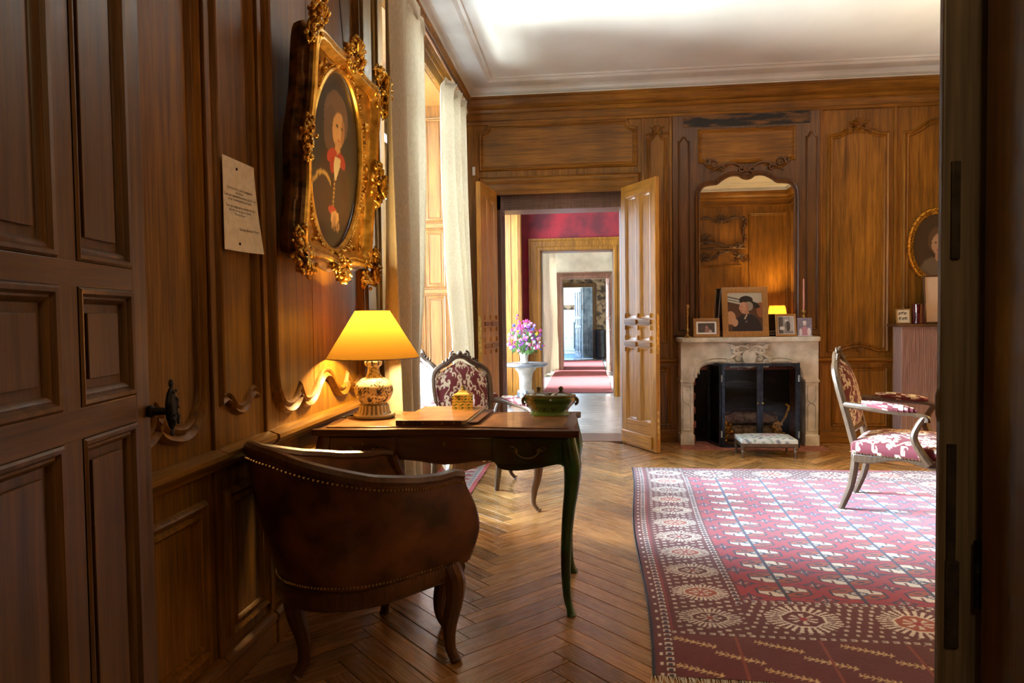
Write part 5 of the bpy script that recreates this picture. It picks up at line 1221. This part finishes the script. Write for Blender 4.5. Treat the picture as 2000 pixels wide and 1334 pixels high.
tu = thing('tureen', 'green glazed faience inkstand with two lidded wells on the desk', 'inkstand', (-.172, 3.085, DT))
def oct_(r): return r
PT = [(0, 0), (.082, 0), (.085, .006), (.078, .016), (.084, .030), (.104, .052), (.112, .066), (.108, .078), (.112, .086), (.108, .092), (.095, .090), (.092, .075), (0, .07)]
tb = MB().lathe(smoothpath(PT, 4), (0, 0, 0), 64, sx=1, sy=.62); V = np.array(tb.v); th = np.arctan2(V[:, 1]/.62, V[:, 0]); z = V[:, 2]
kx = 1+.05*np.abs(np.cos(th*4)); tb.v = [(p[0]*k, p[1]*k, p[2]) for p, k in zip(tb.v, kx)]
C_ = np.repeat(np.array([[.07, .20, .045]]), len(V), 0); C_[(z > .055) & (z < .074)] = (.035, .11, .025); C_[(np.cos(th*3+1) > .75) & (z > .02)] = (.24, .22, .05)
C_[(z > .022) & (z < .045) & (np.sin(th*26)*np.sin(z*300) > .35)] = (.012, .03, .012); C_[z < .014] = (.12, .26, .07); C_[z > .082] = (.16, .17, .05)
tb.build('body', 'faience', tu, cols=C_, fix=False, ang=50)
for s in (-1, 1):
    ld = MB().lathe([(0, .082), (.044, .082), (.048, .088), (.040, .094), (.022, .100), (.010, .104), (.007, .110), (.012, .117), (.008, .126), (0, .130)], (s*.050, 0, 0), 28); ld.build('lid', 'tureen_dark', tu)
    hd = MB().tube([(s*(.108+.016*sin(a)), 0, .062+.016*cos(a)) for a in np.linspace(.2, 2.9, 9)], .007, 7); hd.build('handle', 'tureen_dark', tu)

# ================================================================== pictures
def picture(nm, fr_, w, h, nx, ny, fn, par, mat='print_photo', off=0):
    mb = MB().grid(lambda u, v: fr_((u-.5)*w, (v-.5)*h, off), nx, ny)
    A_, B_ = np.meshgrid(np.linspace(-1, 1, nx+1), np.linspace(-1, 1, ny+1)); c = np.zeros((ny+1, nx+1, 3)); fn(A_, B_, c)
    return mb.build(nm, mat, par, cols=np.clip(c.reshape(-1, 3), 0, 1), fix=False, smooth=False)
def ell(a, b, ca, cb, ra, rb_, rot=0):
    x = a-ca; y = b-cb; return ((x*cos(rot)+y*sin(rot))/ra)**2+((-x*sin(rot)+y*cos(rot))/rb_)**2 < 1
def portrait(a, b, c):
    a = (a-.10)/1.6+.10
    r2 = np.random.default_rng(1); c[:] = (.030, .024, .014)
    c += (.010*r2.random(a.shape))[..., None]
    c[ell(a, b, .05, -.55, .45, .75)] = (.055, .026, .012)                    # coat
    c[ell(a, b, .03, .50, .30, .30)] = (.17, .10, .052); c[ell(a, b, -.10, .34, .16, .26)] = (.13, .075, .04)     # hair
    f = ell(a, b, .10, .38, .155, .205); c[f] = (.62, .34, .12); c[f & (a > .17)] = (.40, .19, .07); c[f & (b < .24)] = (.52, .27, .10)
    c[ell(a, b, .055, .42, .035, .014)] = (.05, .03, .02); c[ell(a, b, .175, .42, .03, .014)] = (.05, .03, .02); c[ell(a, b, .125, .35, .014, .045)] = (.68, .40, .16); c[ell(a, b, .115, .265, .045, .012)] = (.42, .10, .05)
    c[ell(a, b, .10, .155, .07, .06)] = (.55, .30, .11)
    c[ell(a, b, -.03, .06, .13, .075, .5)] = (.42, .045, .015); c[ell(a, b, .22, .05, .12, .075, -.5)] = (.38, .04, .015); c[ell(a, b, .0, -.05, .07, .09, .2)] = (.34, .035, .012)
    j = (np.abs(a-.11-.02*np.sin(b*9)) < .05+.03*np.cos(b*14)) & (b < .07) & (b > -.20); c[j] = (.60, .47, .24)
    g = (np.abs(a-.07) < .018) & (b < -.18) & (b > -.66) & (np.sin(b*120) > -.3); c[g] = (.40, .22, .05)
    e = np.abs(np.hypot((a+.20)/.30, (b+.62)/.44)-1) < .05; c[e & (a < -.02) & (b > -.62)] = (.42, .25, .06)
    c[ell(a, b, .06, -.56, .10, .05)] = (.36, .04, .015); c[ell(a, b, .13, -.64, .10, .085, .3)] = (.58, .31, .10)
    for k in range(4): c[ell(a, b, .09+.05*k, -.73-.006*k, .018, .055)] = (.54, .28, .09)
pt = thing('portrait_painting', 'oval portrait with a red bow in an ornate gilt frame above the desk', 'painting', (-1.168, 2.915, 1.42), 0)
tl = radians(4.8); FQ = frame((.004, 0, .0), (0, 1, 0), (sin(tl), 0, cos(tl)), (cos(tl), 0, -sin(tl)))
FC = lambda a, b, w=0: FQ(a, b+.47, w)
mbp = MB(); nr, na = 60, 110; Av = []
for i in range(nr+1):
    for k in range(na): r = i/nr; th = 2*pi*k/na; Av.append((r*cos(th), r*sin(th))); mbp.v.append(FC(.292*r*cos(th), .372*r*sin(th), .034))
mbp.f = [(i*na+k, i*na+(k+1) % na, (i+1)*na+(k+1) % na, (i+1)*na+k) for i in range(nr) for k in range(na)]
Aa = np.array(Av); c = np.zeros((len(Aa), 3)); portrait(Aa[:, 0], Aa[:, 1], c); mbp.build('canvas', 'print_paint', pt, cols=c, fix=False, smooth=False)
def fout(th, k=1.0):
    ca, sa = cos(th), sin(th); p = 11.0; r = 1/((abs(ca)**p+abs(sa)**p)**(1/p)); w = 1+.035*abs(cos(2*th))**6-.03*abs(sin(4*th))
    return (.425*r*ca*w*k, .455*r*sa*w*k)
n_ = 160
for nm_, mat_, prof in (('frame_side', 'gilt_dark', [(1.0, -.0), (1.015, .02), (1.02, .035), (1.0, .045), (.985, .060), (.99, .075), (.975, .088)]), ('outer_moulding', 'gilt_plain', [(.975, .088), (.965, .097), (.945, .101), (.93, .094), (.915, .094), (.90, .096), (.885, .080), (.87, .072), (.862, .060), (.84, .058)])):  # frame side: its shadow is painted in as a darker gilt
    ring = MB()
    for k in range(n_):
        th = 2*pi*k/n_
        for s_, w in prof: a_, b_ = fout(th, s_); ring.v.append(FC(a_, b_, w))
    m_ = len(prof); ring.f = [(k*m_+i, ((k+1) % n_)*m_+i, ((k+1) % n_)*m_+i+1, k*m_+i+1) for k in range(n_) for i in range(m_-1)]
    ring.build(nm_, mat_, pt, ang=30)
sp = MB()
for k in range(n_):
    th = 2*pi*k/n_; a_, b_ = fout(th, .845)
    for t_, w in ((0, .060), (.5, .052), (1, .046)): sp.v.append(FC(a_*(1-t_)+.315*cos(th)*t_, b_*(1-t_)+.395*sin(th)*t_, w))
sp.f = [(k*3+i, ((k+1) % n_)*3+i, ((k+1) % n_)*3+i+1, k*3+i+1) for k in range(n_) for i in range(2)]
sp.build('spandrel', 'gilt_plain', pt, ang=50)
MB().tube([FC(.305*cos(a), .385*sin(a), .046) for a in np.linspace(0, 2*pi, 121)[:-1]], .014, 8, closed=True).build('sight_edge', 'gilt_plain', pt)
bd = MB()
for a in np.linspace(0, 2*pi, 130)[:-1]: bd.ball(FC(.324*cos(a), .404*sin(a), .055), .0062, 5, 4)
bd.build('beading', 'gilt', pt)['kind'] = 'stuff'
def orn(ca, cb, size, ang, seed):
    mb = MB(); r_ = random.Random(seed); ro = lambda u, v: (ca+u*cos(ang)-v*sin(ang), cb+u*sin(ang)+v*cos(ang))
    for s in (-1, 1):
        for (u, v, r, st_) in ((.55, .05, .38, 0), (1.1, -.1, .28, 1), (.35, -.5, .26, 2), (.25, .55, .22, 1.2)):
            p = spiral((s*u*size, v*size), r*size, 1.35, (0 if s > 0 else pi)+s*st_, s)
            mb.tube([FC(*ro(a, b), .084+.02*r) for a, b in p], [size*.11*(1-.55*i/len(p)) for i in range(len(p))], 6)
        for k in range(4):
            q = [(s*size*(.25*k+.5*t), size*(.55-.3*k+.35*sin(pi*t))) for t in np.linspace(0, 1, 6)]
            mb.tube([FC(*ro(a, b), .086+.025*sin(pi*t)) for (a, b), t in zip(q, np.linspace(0, 1, 6))], [size*.13*sin(pi*(.1+.85*t)) for t in np.linspace(0, 1, 6)], 6)
    for k in range(14): a, b = r_.uniform(-1.2, 1.2)*size, r_.uniform(-.6, .6)*size; mb.ball(FC(*ro(a, b), .09+r_.uniform(0, .025)), size*r_.uniform(.08, .17), 6, 5)
    for k in range(5): a = pi/2+(k-2)*.5; mb.tube([FC(*ro(size*.75*t*cos(a), size*(.1+.75*t*sin(a))), .11+.02*t) for t in (.1, .5, .9)], [size*.07, size*.13, size*.08], 6)
    mb.build('ornament', 'gilt', pt, ang=70)
for k, (a, b, s, g) in enumerate(((-.40, .43, .085, .8), (.40, .43, .105, -.8), (-.40, -.43, .09, 2.35), (.40, -.43, .10, -2.35), (0, .455, .085, 0), (0, -.455, .075, pi), (-.425, 0, .07, pi/2), (.42, -.02, .095, -pi/2))): orn(a, b, s, g, k)
fo = MB(); r_ = random.Random(8)
for k in range(90):
    a = r_.uniform(0, 6.28); t_ = r_.uniform(.15, .85); x, y = fout(a, .84); fo.ball(FC(x*(1-t_)+.32*cos(a)*t_, y*(1-t_)+.40*sin(a)*t_, .058), (r_.uniform(.006, .014), r_.uniform(.006, .014), r_.uniform(.006, .014)), 5, 4)
fo.build('gilt_foliage', 'gilt', pt)['kind'] = 'stuff'
for y in (-.13, .11): MB().tube([FC(y, .42, .02), (.03, y*.4, 2.2)], .0022, 5).build('hanging_cord', 'dark_ink', pt)

# the notice pinned to the narrow panel
pn_ = thing('paper_notice', 'cream typed notice pinned to the narrow oak panel by the portrait', 'notice', (XL+.020, 2.20, 1.43))
def pmap(u, v):                 # u 0..1 across, v 0..1 up
    cu = max(0, u-.25)/.75
    return (.006+.030*cu**2*(1-v)**1.5+.012*(1-u)**2*v*0, -.105+.21*u, .302*v)
MB().grid(pmap, 16, 18).build('sheet', 'paper', pn_, ang=180, fix=False)
for u, v in ((.42, .90), (.45, .085)):
    p = pmap(u, v); MB().lathe([(0, 0), (.005, 0), (.004, .003), (0, .004)], p, 10, 'x').build('pin', 'black_iron', pn_)
lines = [('Dans la vie il y a deux categories', .665), ("d'individus :", .625), ("Ceux qui regardent le monde tel qu'il est", .585), ("et qui se demandent pourquoi.", .545), ("Ceux qui imaginent le monde tel qu'il", .470), ("devrait etre et qui se disent :", .430), ('" Pourquoi pas ? "', .390), ('George Bernard Shaw', .235)]
tx = []
for s_, v in lines:
    cu_ = bpy.data.curves.new('t', 'FONT'); cu_.body = s_; cu_.size = .0118; cu_.align_x = 'CENTER'; ob = bpy.data.objects.new('t', cu_); COL.objects.link(ob); bpy.context.view_layer.update()
    me = bpy.data.meshes.new_from_object(ob.evaluated_get(bpy.context.evaluated_depsgraph_get())); bpy.data.objects.remove(ob)
    cen = .70 if 'Bernard' in s_ else .49
    for vv in me.vertices:
        p = pmap(cen+vv.co.x/.21, v+vv.co.y/.302); vv.co = (p[0]+.0012, p[1], p[2])
    me.materials.append(M['dark_ink']); lk('text_line', me, pn_)

# ---- mantel pieces
MZ = .99
def standing_frame(name, label, x, y, w, h, bw, mat, fn, nx, ny, matw=0, lean=.16, rz=0, cat='photo frame', group=None):
    t = thing(name, label, cat, (x, y, MZ if y < 6.7 and x < 2.3 else CBZ), rz, group)
    f = frame((0, 0, .001), (1, 0, 0), (0, sin(lean), cos(lean)), (0, -cos(lean), sin(lean))); fc_ = lambda a, b, w_=0: f(a, b+h/2, w_)
    if bw: MB().mould(fc_, rect(-w/2+bw, -h/2+bw, w/2-bw, h/2-bw), [(0, 0), (0, .008), (bw*.3, .014), (bw*.8, .014), (bw, .010), (bw, 0)]).build('frame', mat, t, ang=30)
    MB().prism(rect(-w/2+.002, -h/2+.002, w/2-.002, h/2-.002), fc_, -.004, .001).build('backing', 'leather', t, smooth=False)
    iw, ih = w-2*bw, h-2*bw
    if matw: MB().prism(rect(-iw/2, -ih/2, iw/2, ih/2), fc_, .001, .003).build('mount', 'white_paint', t, smooth=False)
    picture('print', fc_, iw-2*matw, ih-2*matw, nx, ny, fn, t, off=.004)
    MB().box((-.012, .0, 0), (.012, .006, h*.6)).xf(Matrix.Translation((0, .004+.35*h*.35, 0)) @ Matrix.Rotation(-.30, 4, 'X')).build('easel_strut', 'leather', t)
    return t
def ph_group(a, b, c):
    r2 = np.random.default_rng(5); c[:] = (.05, .035, .03); c += (.05*r2.random(a.shape))[..., None]
    c[ell(a, b, .05, .1, .18, .35)] = (.40, .22, .17); c[ell(a, b, .15, -.6, .35, .5)] = (.30, .16, .13); c[ell(a, b, -.5, -.2, .3, .4)] = (.10, .07, .06); c[ell(a, b, .5, -.75, .2, .2)] = (.6, .5, .45)
def ph_hat(a, b, c):
    c[:] = (.075, .035, .020); c[(b > .55-.42*(a+1)/2)] = (.44, .42, .35); k = b-(.80-.42*(a+1)/2); c[(np.abs(k) < .03) | (np.abs(k+.14) < .02)] = (.04, .04, .04)
    c[ell(a, b, -.85, -.3, .3, .35)] = (.45, .24, .13); c[ell(a, b, .9, .1, .22, .4)] = (.25, .09, .04)
    c[ell(a, b, .35, .42, .55, .17, -.3)] = (.012, .012, .014); c[ell(a, b, .08, .62, .40, .22)] = (.012, .012, .014)
    c[ell(a, b, .22, .30, .26, .24)] = (.30, .25, .20)
    f = ell(a, b, -.05, .22, .27, .30); c[f] = (.50, .27, .17); c[f & (a > .08)] = (.38, .18, .11); c[ell(a, b, -.20, .28, .05, .02)] = (.10, .05, .04); c[ell(a, b, -.30, .20, .05, .06)] = (.46, .24, .15); c[ell(a, b, -.2, .07, .07, .02)] = (.30, .08, .06)
    c[ell(a, b, .08, -.10, .16, .2)] = (.42, .22, .14)
    s = ell(a, b, .10, -.95, .85, .85); c[s] = (.014, .015, .022); c[(np.abs(a+.02-(b+.35)*.55) < .05) & (b < -.12) & (b > -.38)] = (.45, .36, .22); c[ell(a, b, .06, -.5, .08, .05)] = (.12, .11, .11); c[ell(a, b, -.6, -.55, .18, .2)] = (.46, .26, .15)
def ph_bw(a, b, c):
    c[:] = (.28, .28, .29); c[(a < -.35)] = (.08, .08, .085); c[(a > .55)] = (.42, .42, .43); c[ell(a, b, .1, .55, .22, .3)] = (.62, .62, .63); c[ell(a, b, .25, -.1, .34, .6)] = (.05, .05, .055); c[ell(a, b, .1, .72, .13, .14)] = (.35, .35, .36); c[ell(a, b, -.5, -.35, .35, .22)] = (.6, .6, .61); c[(b < -.7) & (a > -.1)] = (.2, .2, .21); c[(np.abs(a-.05) < .05) & (b < .3) & (b > -.6)] = (.4, .4, .41)
def ph_seated(a, b, c):
    r2 = np.random.default_rng(6); c[:] = (.16, .14, .20); c += (.2*r2.random(a.shape)**3)[..., None]; c[ell(a, b, 0, .35, .22, .22)] = (.62, .50, .46); c[ell(a, b, 0, .52, .24, .14)] = (.7, .68, .68); c[ell(a, b, 0, -.55, .6, .62)] = (.44, .22, .28); c[ell(a, b, -.55, -.6, .2, .45)] = (.66, .60, .62); c[ell(a, b, .6, -.5, .25, .45)] = (.70, .66, .72); c[b < -.88] = (.6, .55, .66)
def ph_shells(a, b, c):
    c[:] = (.72, .66, .52)
    for x, y in ((-.5, .4), (0, .5), (.45, .4), (-.45, -.35), (.1, -.4), (.5, -.35)): c[ell(a, b, x, y, .26, .22)] = (.05, .035, .03); c[ell(a, b, x+.08, y-.05, .14, .1)] = (.72, .66, .52)
def ph_blank(a, b, c): c[:] = (.70, .52, .36)
CBZ = 1.092
standing_frame('framed_photo', 'small landscape photo with a white mount in an oak frame', 1.075, 6.40, .235, .175, .028, 'frame_wood', ph_group, 34, 24, .016, .2, radians(-4), group='framed photographs on the mantel')
standing_frame('framed_photo', 'largest oak-framed photo: a person in a wide black hat and dark coat', 1.420, 6.39, .41, .455, .052, 'frame_wood', ph_hat, 90, 110, 0, .13, radians(3), group='framed photographs on the mantel')
standing_frame('framed_photo', 'black and white photo in a narrow gilt-edged frame', 1.775, 6.40, .185, .205, .020, 'frame_wood', ph_bw, 40, 48, .006, .15, radians(5), group='framed photographs on the mantel')
standing_frame('photo_print', 'frameless photo of a seated person in pink at the end of the mantel', 1.935, 6.40, .125, .168, 0, 'frame_wood', ph_seated, 34, 44, 0, .12, radians(-3), 'photo')
def candlestick(label, x, y, h, candle, mat, z=MZ):
    t = thing('candlestick', label, 'candlestick', (x, y, z), 0, 'candlesticks on the mantel')
    MB().lathe(smoothpath([(.038, 0), (.040, .008), (.026, .016), (.014, .024), (.010, .05), (.016, .07), (.009, .09), (.008, h*.6), (.014, h*.75), (.009, h*.85), (.018, h*.93), (.016, h), (0, h)], 3), (0, 0, 0), 20).build('stick', 'brass', t)
    MB().lathe([(0, h-.01), (.0085, h-.01), (.0065, h+candle-.01), (.002, h+candle), (0, h+candle)], (0, 0, 0), 14).build('candle', mat, t)
    MB().tube([(0, 0, h+candle-.002), (.001, 0, h+candle+.010)], .001, 5).build('wick', 'dark_ink', t)
candlestick('brass candlestick with a thin dark candle beside the small landscape photo', .905, 6.40, .30, .21, 'candle_dark')
candlestick('brass candlestick with a pink candle behind the seated-person photo', 1.955, 6.50, .235, .29, 'candle_pink')
MB().box((-.004, -.004, 0), (.004, .004, .44)).xf(Matrix.Rotation(.08, 4, 'Y')).build('easel_rod', 'zinc', loc=(1.178, 6.46, MZ)); tag(bpy.data.objects['easel_rod'], 'thin pale rod leaning behind the largest oak frame', 'rod')
standing_frame('framed_photo', 'little pale frame with dark shell shapes beside the ruby vase', 2.80, 6.47, .12, .135, .010, 'frame_wood', ph_shells, 34, 36, 0, .12, radians(-4))
standing_frame('picture_frame', 'tall thin mahogany frame with a blank cream sheet', 3.10, 6.47, .24, .43, .014, 'walnut', ph_blank, 4, 4, 0, .10, 0, 'picture frame')
vz = MB().lathe(smoothpath([(.050, 0), (.053, .01), (.050, .08), (.053, .165), (.054, .172), (.048, .172), (.045, .1), (.044, .012), (.0, .010)], 3), (0, 0, 0), 28); tag(vz.build('vase', 'ruby_glass', loc=(2.925, 6.46, CBZ)), 'dark ruby glass vase beside the little shell picture', 'vase')
cb_ = thing('covered_console', 'tall shallow console covered in pinkish ribbed cloth', 'console', (3.06, 6.455, 0))
MB().box((-.32, -.09, .0), (.32, .085, 1.072)).build('cloth_cover', 'corduroy', cb_, bevel=.01)
MB().box((-.37, -.12, 1.072), (.34, .09, 1.092)).build('top', 'walnut_x', cb_, bevel=.004)
rb = MB()
for i in range(40): rb.box((-.312+i*.016, -.094, .01), (-.304+i*.016, -.089, 1.06))
rb.build('ribs', 'corduroy', cb_, smooth=False)['kind'] = 'stuff'
op = thing('oval_picture', 'round gilt-framed portrait partly cut off by the door edge', 'painting', (3.12, YF-.012, 1.79))
FOv = frame((0, 0, 0), (1, 0, 0), (0, 0, 1), (0, -1, 0))
elp = [(.20*cos(a), .29*sin(a)) for a in np.linspace(0, 2*pi, 73)[:-1]]
MB().mould(FOv, elp, [(.0, .004), (-.008, .012), (.004, .020), (.02, .022), (.03, .032), (.045, .030), (.052, .010), (.050, 0)]).build('frame', 'gilt', op, ang=50)
mb = MB(); Av = []
for i in range(21):
    for k in range(60): r = i/20; a = 2*pi*k/60; Av.append((r*cos(a), r*sin(a))); mb.v.append(FOv(.2*r*cos(a), .29*r*sin(a), .006))
mb.f = [(i*60+k, i*60+(k+1) % 60, (i+1)*60+(k+1) % 60, (i+1)*60+k) for i in range(20) for k in range(60)]
Aa = np.array(Av); c = np.repeat(np.array([[.05, .028, .014]]), len(Aa), 0); c[ell(Aa[:, 0], Aa[:, 1], .0, -.85, .75, .5)] = (.16, .11, .07); A0, B0 = Aa[:, 0], Aa[:, 1]; c[ell(A0, B0, .08, .16, .40, .42)] = (.11, .06, .03); c[ell(A0, B0, .1, .05, .26, .31)] = (.45, .26, .15); c[ell(A0, B0, .1, -.32, .12, .16)] = (.40, .22, .13)
for x_ in (.0, .2): c[ell(A0, B0, x_, .10, .05, .025)] = (.06, .03, .02)
c[ell(A0, B0, .1, -.12, .07, .022)] = (.30, .09, .06); mb.build('canvas', 'print_paint', op, cols=c, fix=False, smooth=False)
